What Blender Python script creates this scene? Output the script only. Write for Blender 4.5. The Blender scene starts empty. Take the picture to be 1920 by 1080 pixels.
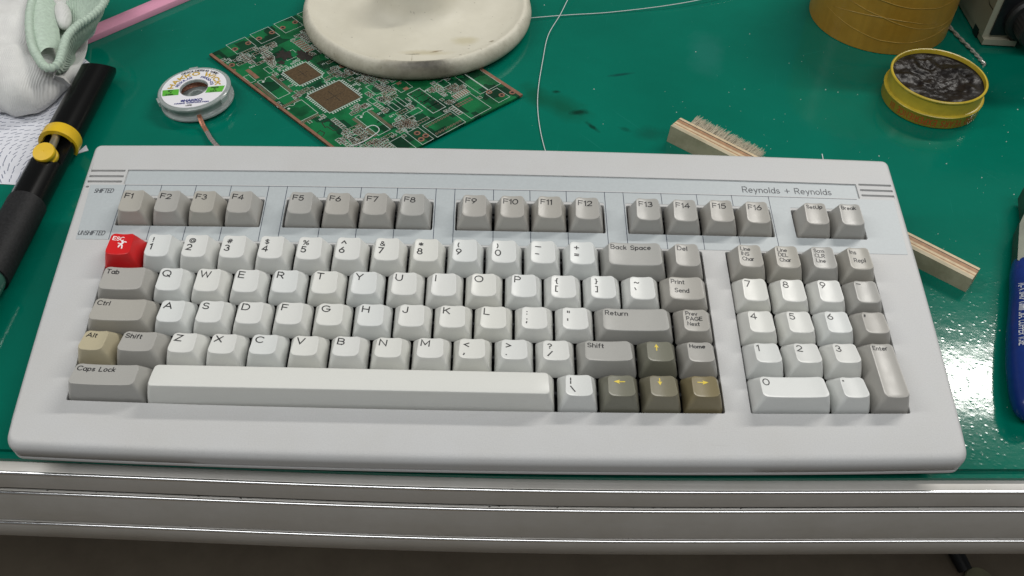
import bpy, bmesh, math, random
from math import sin, cos, pi, radians, sqrt, atan2
from mathutils import Vector, Matrix, noise, geometry
random.seed(7)
K = 0.001                      # everything below is written in millimetres
SC = bpy.context.scene
COL = SC.collection

# ------------------------------------------------------------------ camera, world, lamps, exposure
cam_d = bpy.data.cameras.new('camera')
cam = bpy.data.objects.new('camera', cam_d)
COL.objects.link(cam)
RW = Matrix(((0.99976937, 0.00441789, 0.02101664), (-0.01747631, 0.73613107, 0.67661336), (-0.01248179, -0.6768246, 0.7360385)))
cam.matrix_world = Matrix.Translation((0.19755, -0.35164, 0.38577)) @ RW.transposed().to_4x4()
cam_d.sensor_width = 36.0
cam_d.lens = 36.0 * 1812.0 / 1920.0
cam_d.clip_start = 0.01
cam_d.clip_end = 50
SC.camera = cam

world = bpy.data.worlds.new('World')
SC.world = world
world.use_nodes = True
bg = world.node_tree.nodes['Background']
bg.inputs[0].default_value = (0.93, 0.97, 1.0, 1)
bg.inputs[1].default_value = 0.10


def lamp(name, loc, size, power, aim, col=(1, 0.97, 0.92)):
    d = bpy.data.lights.new(name, 'AREA')
    d.shape = 'RECTANGLE'
    d.size, d.size_y = size
    d.energy = power
    d.color = col
    o = bpy.data.objects.new(name, d)
    o.location = loc
    z = (Vector(loc) - Vector(aim)).normalized()
    x = Vector((1, 0, 0))
    x = (x - z * x.dot(z)).normalized()
    y = z.cross(x)
    o.matrix_world = Matrix.Translation(loc) @ Matrix((x, y, z)).transposed().to_4x4()
    COL.objects.link(o)
    return o


lamp('ceiling_tube_right', (1.33, 1.10, 1.50), (1.2, 0.10), 24, (0.25, 0.0, 0))
lamp('ceiling_tube_left', (-1.3, 0.1, 1.7), (1.2, 0.3), 14, (0.2, 0.0, 0), (1, 0.98, 0.95))
lamp('ceiling_tube_near', (0.35, -0.9, 1.8), (2.6, 0.5), 21.5, (0.2, 0.0, 0), (0.975, 0.985, 0.985))
SC.view_settings.view_transform = 'Standard'
SC.view_settings.look = 'None'
SC.view_settings.gamma = 1
SC.view_settings.exposure = 0.0
SC.cycles.max_bounces = 8
SC.cycles.sample_clamp_indirect = 4

# ------------------------------------------------------------------ materials


class NT:
    def __init__(self, name):
        self.m = bpy.data.materials.new(name)
        self.m.use_nodes = True
        self.t = self.m.node_tree
        self.b = self.t.nodes['Principled BSDF']

    def n(self, typ, **kw):
        x = self.t.nodes.new(typ)
        for k, v in kw.items():
            if k.startswith('_'):
                setattr(x, k[1:], v)
            else:
                x.inputs[k.replace('_', ' ')].default_value = v
        return x

    def l(self, a, ao, b, bi):
        self.t.links.new(a.outputs[ao], b.inputs[bi])

    def coord(self, which='Object', scale=None):
        c = self.n('ShaderNodeTexCoord')
        if scale is None:
            return c, which
        mp = self.n('ShaderNodeMapping')
        mp.inputs['Scale'].default_value = scale if isinstance(scale, tuple) else (scale,) * 3
        self.l(c, which, mp, 'Vector')
        return mp, 'Vector'

    def noise(self, scale, detail=4, rough=0.6, vec=None, typ='ShaderNodeTexNoise'):
        x = self.n(typ)
        x.inputs['Scale'].default_value = scale
        if typ == 'ShaderNodeTexNoise':
            x.inputs['Detail'].default_value = detail
            x.inputs['Roughness'].default_value = rough
        v = vec or self.coord()
        self.l(v[0], v[1], x, 'Vector')
        return x

    def ramp(self, src, so, stops):
        r = self.n('ShaderNodeValToRGB')
        e = r.color_ramp.elements
        while len(e) < len(stops):
            e.new(0.5)
        for i, (p, c) in enumerate(stops):
            e[i].position = p
            e[i].color = c if len(c) == 4 else (*c, 1)
        self.l(src, so, r, 'Fac')
        return r

    def bump(self, src, so, strength, dist, prev=None):
        b = self.n('ShaderNodeBump')
        b.inputs['Strength'].default_value = strength
        b.inputs['Distance'].default_value = dist
        self.l(src, so, b, 'Height')
        if prev:
            self.l(prev, 'Normal', b, 'Normal')
        self.l(b, 'Normal', self.b, 'Normal')
        return b

    def mix(self, fac, a, b, blend='MIX'):
        x = self.n('ShaderNodeMix')
        x.data_type = 'RGBA'
        x.blend_type = blend
        for val, idx in ((fac, 0), (a, 6), (b, 7)):
            if isinstance(val, tuple) and isinstance(val[0], bpy.types.Node):
                self.t.links.new(val[0].outputs[val[1]], x.inputs[idx])
            else:
                x.inputs[idx].default_value = val if not isinstance(val, tuple) else (*val[:3], 1)
        return x

    def base(self, src, so):
        self.t.links.new(src.outputs[so], self.b.inputs['Base Color'])


def plain(name, col, rough=0.5, metal=0.0, grain=0.0, gscale=900, bump=0.0, spec=0.5, objvar=0.0, **kw):
    m = NT(name)
    m.b.inputs['Base Color'].default_value = (*col, 1)
    m.b.inputs['Roughness'].default_value = rough
    m.b.inputs['Metallic'].default_value = metal
    m.b.inputs['Specular IOR Level'].default_value = spec
    for k, v in kw.items():
        m.b.inputs[k.replace('_', ' ')].default_value = v
    src = None
    if grain:
        nz = m.noise(gscale, 3, 0.6)
        r = m.ramp(nz, 'Fac', [(0.3, tuple(c * (1 - grain) for c in col)), (0.7, tuple(min(1, c * (1 + grain)) for c in col))])
        src = (r, 'Color')
        if bump:
            m.bump(nz, 'Fac', bump, 0.0003)
    if objvar:
        oi = m.n('ShaderNodeObjectInfo')
        r2 = m.ramp(oi, 'Random', [(0, (1 + 0.2 * objvar, 1.0, 1 - objvar)), (0.5, (1, 1, 1)), (1, (1 - 0.7 * objvar, 1.0, 1 + 0.6 * objvar))])
        mx = m.mix(1.0, src if src else col, (r2, 'Color'), 'MULTIPLY')
        src = (mx, 2)
    if src:
        m.base(*src)
    return m.m


M = {}
m = NT('case_plastic')
v = m.coord()
fine = m.noise(1500, 3, 0.6, v)
big = m.noise(16, 5, 0.65, v)
r1 = m.ramp(fine, 'Fac', [(0.3, (0.500, 0.503, 0.503)), (0.7, (0.552, 0.555, 0.555))])
r2 = m.ramp(big, 'Fac', [(0.3, (0.955, 0.945, 0.925)), (0.65, (1, 1, 1))])
mx = m.mix(1.0, (r1, 'Color'), (r2, 'Color'), 'MULTIPLY')
scv = m.coord('Object', (25, 400, 25))
scn = m.noise(1.0, 2, 0.5, scv)
r3 = m.ramp(scn, 'Fac', [(0.70, (0, 0, 0)), (0.76, (0.35, 0.35, 0.35))])
mx = m.mix((r3, 'Color'), (mx, 2), (0.44, 0.435, 0.42))
m.base(mx, 2)
r4 = m.ramp(big, 'Fac', [(0.3, (0.42,) * 3), (0.7, (0.56,) * 3)])
m.l(r4, 'Color', m.b, 'Roughness')
m.b.inputs['Specular IOR Level'].default_value = 0.35
m.bump(fine, 'Fac', 0.14, 0.0003)
M['case'] = m.m
M['film'] = plain('film_print', (0.44, 0.475, 0.487), 0.42, grain=0.03, gscale=700, spec=0.4)
M['dark'] = plain('dark_plate', (0.012, 0.012, 0.013), 0.6, spec=0.2)
M['switch'] = plain('switch_plastic', (0.035, 0.035, 0.04), 0.4)
M['white_key'] = plain('pale_key_plastic', (0.675, 0.68, 0.655), 0.33, grain=0.03, gscale=2500, bump=0.12, spec=0.45, objvar=0.03)


def keywear(m_):
    t_ = m_.node_tree
    tc = t_.nodes.new('ShaderNodeTexCoord')
    n_ = t_.nodes.new('ShaderNodeTexNoise')
    n_.inputs['Scale'].default_value = 120
    oi = t_.nodes.new('ShaderNodeObjectInfo')
    ad = t_.nodes.new('ShaderNodeVectorMath')
    t_.links.new(tc.outputs['Object'], ad.inputs[0])
    t_.links.new(oi.outputs['Random'], ad.inputs[1])
    t_.links.new(ad.outputs['Vector'], n_.inputs['Vector'])
    mr = t_.nodes.new('ShaderNodeMapRange')
    mr.inputs['From Min'].default_value, mr.inputs['From Max'].default_value = 0.35, 0.65
    mr.inputs['To Min'].default_value, mr.inputs['To Max'].default_value = 0.29, 0.37
    t_.links.new(n_.outputs['Fac'], mr.inputs['Value'])
    t_.links.new(mr.outputs['Result'], t_.nodes['Principled BSDF'].inputs['Roughness'])


keywear(M['white_key'])
M['grey_key'] = plain('grey_key_plastic', (0.395, 0.382, 0.353), 0.33, grain=0.04, gscale=2500, bump=0.12, spec=0.45, objvar=0.04)
keywear(M['grey_key'])
M['beige_key'] = plain('beige_key_plastic', (0.46, 0.41, 0.28), 0.36, grain=0.04, gscale=2500, bump=0.12)
M['olive_key'] = plain('olive_key_plastic', (0.20, 0.187, 0.14), 0.33, grain=0.05, gscale=2500, bump=0.12, objvar=0.12)
M['brown_key'] = plain('brown_key_plastic', (0.215, 0.18, 0.10), 0.33, grain=0.05, gscale=2500, bump=0.12)
M['red_key'] = plain('red_key_plastic', (0.62, 0.014, 0.016), 0.33, grain=0.04, gscale=2500, bump=0.1)
M['black_ink'] = plain('black_ink', (0.012, 0.012, 0.014), 0.45)
M['grey_ink'] = plain('grey_ink', (0.075, 0.08, 0.09), 0.5)
M['line_ink'] = plain('line_ink', (0.045, 0.055, 0.085), 0.5)
M['yellow_ink'] = plain('yellow_ink', (0.72, 0.55, 0.06), 0.45)
M['white_ink'] = plain('white_ink', (0.85, 0.80, 0.80), 0.45)
M['blue_ink'] = plain('blue_ink', (0.03, 0.035, 0.22), 0.5)
M['gold_ink'] = plain('gold_ink', (0.55, 0.36, 0.04), 0.5)
M['red_ink'] = plain('red_ink', (0.45, 0.07, 0.015), 0.5)
M['green_ink'] = plain('green_ink', (0.10, 0.42, 0.04), 0.5)

# ------------------------------------------------------------------ mesh builder


class MB:
    def __init__(self):
        self.v, self.f = [], []

    def add(self, vs, fs):
        o = len(self.v)
        self.v += [tuple(p) for p in vs]
        self.f += [tuple(i + o for i in f) for f in fs]

    def box(self, x0, x1, y0, y1, z0, z1, mat=None):
        p = [Vector((x, y, z)) for z in (z0, z1) for y in (y0, y1) for x in (x0, x1)]
        if mat:
            p = [mat @ q for q in p]
        self.add(p, [(0, 2, 3, 1), (4, 5, 7, 6), (0, 1, 5, 4), (2, 6, 7, 3), (0, 4, 6, 2), (1, 3, 7, 5)])
        return self

    def loft(self, rings, cap0=True, cap1=True, closed=True):
        n = len(rings[0])
        o = len(self.v)
        for r in rings:
            self.v += [tuple(p) for p in r]
        for i in range(len(rings) - 1):
            for j in range(n if closed else n - 1):
                a, b = o + i * n + j, o + i * n + (j + 1) % n
                self.f.append((a, b, b + n, a + n))
        if cap0:
            self.f.append(tuple(o + j for j in reversed(range(n))))
        if cap1:
            self.f.append(tuple(o + (len(rings) - 1) * n + j for j in range(n)))
        return self

    def lathe(self, prof, n=64, cx=0, cy=0, cap0=True, cap1=True):
        return self.loft([[(cx + r * cos(2 * pi * j / n), cy + r * sin(2 * pi * j / n), z) for j in range(n)] for r, z in prof], cap0, cap1)

    def tube(self, path, rad, n=8, caps=True):
        P = [Vector(p) for p in path]
        rings, up = [], None
        for i, p in enumerate(P):
            t = (P[min(i + 1, len(P) - 1)] - P[max(i - 1, 0)])
            t = t.normalized() if t.length else Vector((1, 0, 0))
            if up is None:
                up = Vector((0, 0, 1)) if abs(t.z) < 0.9 else Vector((0, 1, 0))
            s = t.cross(up).normalized()
            up = s.cross(t).normalized()
            r = rad[i] if isinstance(rad, (list, tuple)) else rad
            rings.append([p + s * (r * cos(2 * pi * j / n)) - up * (r * sin(2 * pi * j / n)) for j in range(n)])
        return self.loft(rings, caps, caps)

    def prism(self, poly, z0, z1):
        return self.loft([[(x, y, z0) for x, y in poly], [(x, y, z1) for x, y in poly]])

    def ribbon(self, pts, w, mapf):
        P = [Vector(p) for p in pts]
        if len(P) < 2:
            return self
        closed = (P[0] - P[-1]).length < 1e-6 and len(P) > 3
        L, R = [], []
        n = len(P)
        for i, p in enumerate(P):
            if closed:
                a, b = P[(i - 1) % (n - 1)], P[(i + 1) % (n - 1)] if i < n - 1 else P[1]
                d1, d2 = (p - a), (b - p)
            else:
                d1 = p - P[i - 1] if i else P[1] - p
                d2 = P[i + 1] - p if i < n - 1 else p - P[i - 1]
            d1, d2 = d1.normalized(), d2.normalized()
            n1, n2 = Vector((-d1.y, d1.x)), Vector((-d2.y, d2.x))
            m = n1 + n2
            m = m.normalized() if m.length > 1e-6 else n1
            k = w / 2 / max(0.45, m.dot(n1))
            q = p
            if not closed and i == 0:
                q = p - d1 * (w * 0.35)
            if not closed and i == n - 1:
                q = p + d1 * (w * 0.35)
            L.append(q + m * k)
            R.append(q - m * k)
        self.add([mapf(q.x, q.y) for q in L + R], [(n + i, n + i + 1, i + 1, i) for i in range(n - 1)])
        return self

    def build(self, name, mat, parent=None, smooth=True, sharp=35, mesh_only=False, warp=None):
        me = bpy.data.meshes.new(name)
        v = self.v
        if warp:
            v = [(*warp(p[0], p[1]), p[2]) for p in v]
        me.from_pydata([(p[0] * K, p[1] * K, p[2] * K) for p in v], [], self.f)
        finish(me, mat, smooth, sharp)
        if mesh_only:
            return me
        return link(name, me, parent)


def finish(me, mat, smooth=True, sharp=35):
    bm = bmesh.new()
    bm.from_mesh(me)
    bmesh.ops.recalc_face_normals(bm, faces=bm.faces) if False else None
    for f in bm.faces:
        f.smooth = smooth
    if smooth:
        a = radians(sharp)
        for e in bm.edges:
            if len(e.link_faces) == 2 and e.calc_face_angle(0) > a:
                e.smooth = False
    bm.to_mesh(me)
    bm.free()
    if mat:
        me.materials.append(mat)
    me.update()


def link(name, me, parent=None):
    o = bpy.data.objects.new(name, me)
    COL.objects.link(o)
    if parent:
        o.parent = parent
    return o


def tag(o, label=None, cat=None, group=None, kind=None):
    for k, v in (('label', label), ('category', cat), ('group', group), ('kind', kind)):
        if v:
            o[k] = v
    return o


def thing(name, label, cat, loc=(0, 0, 0), rot=(0, 0, 0), group=None):
    o = bpy.data.objects.new(name, None)
    o.empty_display_size = 0.01
    COL.objects.link(o)
    o.location = [c * K for c in loc]
    o.rotation_euler = rot
    return tag(o, label, cat, group)


# ------------------------------------------------------------------ one-stroke lettering


def arc(cx, cy, rx, ry, a0, a1, n=10):
    return [(cx + rx * cos(radians(a0 + (a1 - a0) * i / n)), cy + ry * sin(radians(a0 + (a1 - a0) * i / n))) for i in range(n + 1)]


def el(cx, cy, rx, ry):
    p = arc(cx, cy, rx, ry, 0, 360, 18)
    p[-1] = p[0]
    return p


X = 0.66
G = {
    ' ': (0.34, []),
    'A': (0.86, [[(0, 0), (.43, 1), (.86, 0)], [(.13, .32), (.73, .32)]]),
    'B': (0.68, [[(0, .52), (.4, .52)] + arc(.4, .76, .22, .24, -90, 90) + [(0, 1), (0, 0), (.42, 0)] + arc(.42, .26, .26, .26, -90, 90) + [(.4, .52)]]),
    'C': (0.80, [arc(.45, .5, .45, .5, 42, 318, 16)]),
    'D': (0.78, [[(0, 0), (0, 1), (.33, 1)] + arc(.33, .5, .45, .5, 90, -90, 12) + [(0, 0)]]),
    'E': (0.62, [[(.62, 0), (0, 0), (0, 1), (.62, 1)], [(0, .52), (.54, .52)]]),
    'F': (0.60, [[(0, 0), (0, 1), (.60, 1)], [(0, .52), (.52, .52)]]),
    'G': (0.88, [arc(.45, .5, .45, .5, 42, 352, 16) + [(.89, .46), (.5, .46)]]),
    'H': (0.72, [[(0, 0), (0, 1)], [(.72, 0), (.72, 1)], [(0, .52), (.72, .52)]]),
    'I': (0.10, [[(.05, 0), (.05, 1)]]),
    'J': (0.50, [[(.5, 1), (.5, .27)] + arc(.25, .26, .25, .26, 0, -170)]),
    'K': (0.70, [[(0, 0), (0, 1)], [(.66, 1), (0, .38)], [(.22, .58), (.70, 0)]]),
    'L': (0.58, [[(0, 1), (0, 0), (.58, 0)]]),
    'M': (0.86, [[(0, 0), (0, 1), (.43, .25), (.86, 1), (.86, 0)]]),
    'N': (0.72, [[(0, 0), (0, 1), (.72, 0), (.72, 1)]]),
    'O': (0.92, [el(.46, .5, .46, .5)]),
    'P': (0.64, [[(0, 0), (0, 1), (.38, 1)] + arc(.38, .74, .26, .26, 90, -90) + [(0, .48)]]),
    'Q': (0.92, [el(.46, .5, .46, .5), [(.56, .26), (.90, -.06)]]),
    'R': (0.66, [[(0, 0), (0, 1), (.38, 1)] + arc(.38, .74, .26, .26, 90, -90) + [(0, .48)], [(.34, .48), (.66, 0)]]),
    'S': (0.64, [arc(.33, .74, .29, .26, 28, 262) + arc(.32, .26, .32, .26, 82, -152)]),
    'T': (0.72, [[(0, 1), (.72, 1)], [(.36, 1), (.36, 0)]]),
    'U': (0.72, [[(0, 1), (0, .36)] + arc(.36, .36, .36, .36, 180, 360, 12) + [(.72, 1)]]),
    'V': (0.80, [[(0, 1), (.40, 0), (.80, 1)]]),
    'W': (1.14, [[(0, 1), (.28, 0), (.57, .9), (.86, 0), (1.14, 1)]]),
    'X': (0.76, [[(0, 0), (.74, 1)], [(.02, 1), (.76, 0)]]),
    'Y': (0.76, [[(0, 1), (.38, .46), (.76, 1)], [(.38, .46), (.38, 0)]]),
    'Z': (0.70, [[(.02, 1), (.68, 1), (0, 0), (.70, 0)]]),
    '0': (0.72, [el(.36, .5, .36, .5)]), '1': (0.24, [[(0, .80), (.22, 1), (.22, 0)]]),
    '2': (0.64, [arc(.32, .69, .30, .31, 165, -28) + [(0, 0), (.64, 0)]]),
    '3': (0.62, [arc(.30, .76, .26, .24, 155, -90) + arc(.30, .26, .32, .26, 90, -155)]),
    '4': (0.70, [[(.50, 0), (.50, 1), (0, .29), (.70, .29)]]),
    '5': (0.62, [[(.58, 1), (.12, 1), (.06, .54)] + arc(.30, .33, .32, .33, 125, -150)]),
    '6': (0.64, [el(.32, .30, .32, .30), [(.03, .40), (.46, 1)]]),
    '7': (0.62, [[(0, 1), (.62, 1), (.20, 0)]]),
    '8': (0.64, [el(.32, .77, .25, .23), el(.32, .27, .32, .27)]),
    '9': (0.64, [el(.32, .70, .32, .30), [(.61, .60), (.18, 0)]]),
    'a': (0.54, [el(.27, .33, .27, .33), [(.54, X), (.54, 0)]]), 'b': (0.54, [[(0, 1), (0, 0)], el(.27, .33, .27, .33)]),
    'c': (0.48, [arc(.28, .33, .28, .33, 48, 312)]), 'd': (0.54, [el(.27, .33, .27, .33), [(.54, 1), (.54, 0)]]),
    'e': (0.54, [[(0, .35), (.54, .35)] + arc(.27, .33, .27, .33, 5, 312, 12)]),
    'f': (0.32, [[(.12, 0), (.12, .76)] + arc(.28, .78, .16, .22, 180, 80, 5), [(0, X), (.30, X)]]),
    'g': (0.54, [el(.27, .33, .27, .33), [(.54, X), (.54, -.1)] + arc(.27, -.1, .27, .2, 0, -150, 6)]),
    'h': (0.48, [[(0, 0), (0, 1)], [(0, .40)] + arc(.24, .42, .24, .24, 180, 0, 8) + [(.48, 0)]]),
    'i': (0.06, [[(.03, 0), (.03, X)], [(.03, .90), (.03, .96)]]),
    'k': (0.46, [[(0, 0), (0, 1)], [(.42, X), (0, .26)], [(.15, .40), (.46, 0)]]), 'l': (0.06, [[(.03, 0), (.03, 1)]]),
    'm': (0.80, [[(0, 0), (0, X)], [(0, .44)] + arc(.20, .46, .20, .20, 180, 0, 6) + [(.40, 0)], [(.40, .44)] + arc(.60, .46, .20, .20, 180, 0, 6) + [(.80, 0)]]),
    'n': (0.48, [[(0, 0), (0, X)], [(0, .40)] + arc(.24, .42, .24, .24, 180, 0, 8) + [(.48, 0)]]),
    'o': (0.56, [el(.28, .33, .28, .33)]), 'p': (0.54, [[(0, X), (0, -.30)], el(.27, .33, .27, .33)]),
    'r': (0.30, [[(0, 0), (0, X)], [(0, .38)] + arc(.24, .40, .24, .26, 180, 75, 6)]),
    's': (0.44, [arc(.22, .49, .19, .17, 25, 262, 8) + arc(.22, .165, .22, .165, 82, -155, 8)]),
    't': (0.32, [[(.13, .92), (.13, .14)] + arc(.26, .14, .13, .14, 180, 280, 5), [(0, X), (.32, X)]]),
    'u': (0.48, [[(0, X), (0, .24)] + arc(.24, .24, .24, .24, 180, 360, 8) + [(.48, X)], [(.48, .3), (.48, 0)]]),
    'v': (0.50, [[(0, X), (.25, 0), (.50, X)]]), 'x': (0.48, [[(0, 0), (.46, X)], [(.02, X), (.48, 0)]]),
    'y': (0.52, [[(0, X), (.26, .04)], [(.52, X), (.26, .04), (.12, -.30)]]),
    '!': (0.10, [[(.05, 1), (.05, .34)], [(.05, .04), (.05, .0)]]),
    '@': (0.96, [arc(.48, .45, .48, .52, -60, 285, 18), el(.46, .45, .22, .25), [(.69, .68), (.70, .30), (.90, .30)]]),
    '#': (0.80, [[(.2, 0), (.34, 1)], [(.48, 0), (.62, 1)], [(.02, .34), (.76, .34)], [(.06, .68), (.80, .68)]]),
    '$': (0.64, [arc(.33, .72, .28, .22, 28, 262) + arc(.32, .28, .31, .22, 82, -152), [(.32, 1.1), (.32, -.1)]]),
    '%': (0.86, [[(.08, 0), (.78, 1)], el(.16, .78, .16, .2), el(.70, .22, .16, .2)]),
    '^': (0.72, [[(0, .4), (.36, 1), (.72, .4)]]),
    '&': (0.76, [[(.76, 0), (.18, .68)] + arc(.34, .80, .18, .19, 200, -20, 8) + [(.12, .38)] + arc(.30, .22, .26, .23, 150, 335, 8) + [(.72, .46)]]),
    '*': (0.6, [[(.3, .2), (.3, .9)], [(0, .38), (.6, .72)], [(0, .72), (.6, .38)]]),
    '(': (0.26, [arc(.4, .45, .36, .62, 130, 230, 8)]), ')': (0.26, [arc(-.14, .45, .36, .62, 50, -50, 8)]),
    '-': (0.54, [[(0, .45), (.54, .45)]]), '_': (0.86, [[(0, .45), (.86, .45)]]),
    '+': (0.70, [[(0, .45), (.70, .45)], [(.35, .1), (.35, .8)]]), '=': (0.66, [[(0, .30), (.66, .30)], [(0, .62), (.66, .62)]]),
    '[': (0.30, [[(.30, -.1), (0, -.1), (0, 1.05), (.30, 1.05)]]), ']': (0.30, [[(0, -.1), (.30, -.1), (.30, 1.05), (0, 1.05)]]),
    '{': (0.34, [[(.34, 1.05), (.16, 1.0), (.16, .58), (0, .48), (.16, .38), (.16, -.05), (.34, -.1)]]),
    '}': (0.34, [[(0, 1.05), (.18, 1.0), (.18, .58), (.34, .48), (.18, .38), (.18, -.05), (0, -.1)]]),
    '~': (0.72, [[(0, .40), (.10, .56), (.24, .58), (.46, .40), (.62, .42), (.72, .58)]]),
    '`': (0.24, [[(0, .95), (.08, .82), (.20, .55)]]), ':': (0.1, [[(.05, .72), (.05, .66)], [(.05, .16), (.05, .10)]]),
    ';': (0.1, [[(.05, .72), (.05, .66)], [(.05, .16), (.05, .08), (.0, -.14)]]),
    '"': (0.36, [[(.05, 1), (.05, .62)], [(.32, 1), (.32, .62)]]), "'": (0.1, [[(.05, .9), (.05, .5)]]),
    '<': (0.66, [[(.66, .85), (0, .45), (.66, .05)]]), '>': (0.66, [[(0, .85), (.66, .45), (0, .05)]]),
    ',': (0.12, [[(.08, .16), (.08, .06), (.0, -.16)]]), '.': (0.1, [[(.05, .08), (.05, .02)]]),
    '?': (0.56, [arc(.28, .74, .27, .26, 165, -60) + [(.28, .40), (.28, .28)], [(.28, .04), (.28, 0)]]),
    '/': (0.66, [[(0, 0), (.66, 1)]]), '\\': (0.66, [[(0, 1), (.66, 0)]]), '|': (0.1, [[(.05, 1.1), (.05, .6)], [(.05, .38), (.05, -.1)]]),
}


def text_lines(s, h, sx=1.0, gap=0.22):
    out, x = [], 0.0
    for ch in s:
        w, ls = G[ch]
        out += [[((x + px) * h * sx, py * h) for px, py in l] for l in ls]
        x += w + gap
    return out, (x - gap) * h * sx


def write(mb, s, h, w, mapf, sx=1.0, gap=0.22, x0=0, y0=0, align=0):
    ls, tw = text_lines(s, h, sx, gap)
    off = -tw * align
    for l in ls:
        mb.ribbon([(x0 + off + px, y0 + py) for px, py in l], w, mapf)
    return tw


# ------------------------------------------------------------------ floor and workbench
m = NT('floor_vinyl')
nz = m.noise(14, 6, 0.7)
r = m.ramp(nz, 'Fac', [(0.3, (0.19, 0.15, 0.105)), (0.7, (0.25, 0.205, 0.145))])
m.base(r, 'Color')
m.b.inputs['Roughness'].default_value = 0.55
M['floor'] = m.m
f = MB()
f.add([(-3000, -3000, -800), (4000, -3000, -800), (4000, 4000, -800), (-3000, 4000, -800)], [(0, 1, 2, 3)])
fl = f.build('floor', M['floor'])
tag(fl, 'dark brown floor seen under the front of the bench', kind='structure')

m = NT('brushed_aluminium')
m.b.inputs['Metallic'].default_value = 0.4
v = m.coord('Object', (6, 900, 900))
nz = m.noise(1.0, 3, 0.6, v)
n2 = m.noise(18, 5, 0.7)
r = m.ramp(n2, 'Fac', [(0.30, (0.49, 0.47, 0.43)), (0.7, (0.58, 0.565, 0.54))])
m.base(r, 'Color')
r2 = m.ramp(nz, 'Fac', [(0.3, (0.42,) * 3), (0.7, (0.58,) * 3)])
m.l(r2, 'Color', m.b, 'Roughness')
m.bump(nz, 'Fac', 0.05, 0.0003)
M['alu'] = m.m
M['bench_wood'] = plain('bench_board', (0.16, 0.13, 0.10), 0.7, grain=0.1, gscale=60)
bench = thing('workbench', 'workbench with a grooved aluminium rail along its front edge', 'workbench', (0, 0, -30))
b = MB().box(-900, 1400, -103, 700, 0, 25.9)
b.build('tabletop', M['bench_wood'], bench, smooth=False)
XS = [-900, -500] + [-300 + 25 * i for i in range(41)] + [1000, 1400]


def front(x):              # the front edge of the bench is not perfectly straight
    return -1.4 - 0.0049 * (x - 205) + 6.7 * (1 - math.exp(-((x - 205) / 230) ** 2))


# extruded rail: profile in (y, z), z relative to the mat surface
prof = [(-111.0, -4.2), (-116.4, -4.2), (-117.3, -4.5), (-118.0, -5.2), (-118.3, -6.2), (-118.3, -17.0), (-117.8, -17.4), (-113.0, -17.4), (-112.6, -21.3),
        (-117.2, -22.0), (-117.9, -22.4), (-118.3, -23.2), (-118.3, -47.6), (-117.8, -48.0), (-113.0, -48.0), (-112.6, -50.9), (-117.2, -51.5), (-117.9, -51.9),
        (-118.3, -52.7), (-118.3, -64.4), (-117.6, -65.0), (-90, -65.0), (-90, -31), (-111.0, -31)]
b = MB()
b.loft([[(x, y + front(x), z + 30) for y, z in prof] for x in XS])
b.build('aluminium_rail', M['alu'], bench, sharp=50)
M['edge'] = plain('polished_edge', (0.92, 0.92, 0.92), 0.16, 1.0)
for zz in (-5.0, -22.7, -52.2):
    MB().tube([(x, -117.55 + front(x), zz + 29.85) for x in XS], 0.95, 14).build('polished_edge', M['edge'], bench)
for lx, ly in ((-850, 620), (1350, 620), (-850, -60), (1350, -60)):
    MB().box(lx - 20, lx + 20, ly - 20, ly + 20, -770, 0).build('leg', M['alu'], bench, smooth=False)
# dirt caught in the rail's grooves
b = MB()
for i in range(150):
    zz = random.choice((-21.3, -51.0))
    x, y = random.uniform(-60, 460), random.uniform(-116.6, -113.2)
    fy_ = front(x)
    s = random.uniform(0.15, 0.6)
    pts = [(x + s * random.uniform(.5, 2.2) * cos(a), y + s * 0.7 * sin(a)) for a in (0.3, 1.6, 2.9, 4.0, 5.3)]
    t = (-113 - y) / 4.2 * 0.65
    b.loft([[(px, py + fy_, zz + 29.93 - (-112.6 - py) / 4.6 * 0.66) for px, py in pts], [(x + (px - x) * .4, y + (py - y) * .4 + fy_, zz + 30.3 - (-112.6 - py) / 4.6 * 0.66) for px, py in pts]])
M['shade_grime'] = plain('rail_shade_grime', (0.075, 0.07, 0.06), 0.8, grain=0.45, gscale=260)
for zz in (-21.3, -50.9):  # dark strips paint in the shade of the grooves, along with grime
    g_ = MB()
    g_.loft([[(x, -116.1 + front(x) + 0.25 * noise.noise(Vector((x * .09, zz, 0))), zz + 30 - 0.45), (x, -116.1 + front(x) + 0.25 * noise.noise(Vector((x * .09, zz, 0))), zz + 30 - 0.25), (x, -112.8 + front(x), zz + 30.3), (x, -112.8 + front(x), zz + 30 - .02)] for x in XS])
    g_.build('groove_shade_grime', M['shade_grime'], bench, smooth=False)
d = b.build('groove_dirt', plain('dirt', (0.03, 0.027, 0.02), 0.8), bench, smooth=False)
d['kind'] = 'stuff'

# mat: two sheets, the upper one set back from the lower one
m = NT('green_mat')
v = m.coord()
mott = m.noise(9, 5, 0.6, v)
r = m.ramp(mott, 'Fac', [(0.3, (0.0, 0.122, 0.080)), (0.7, (0.0005, 0.150, 0.100))])
cur = (r, 'Color')


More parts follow.
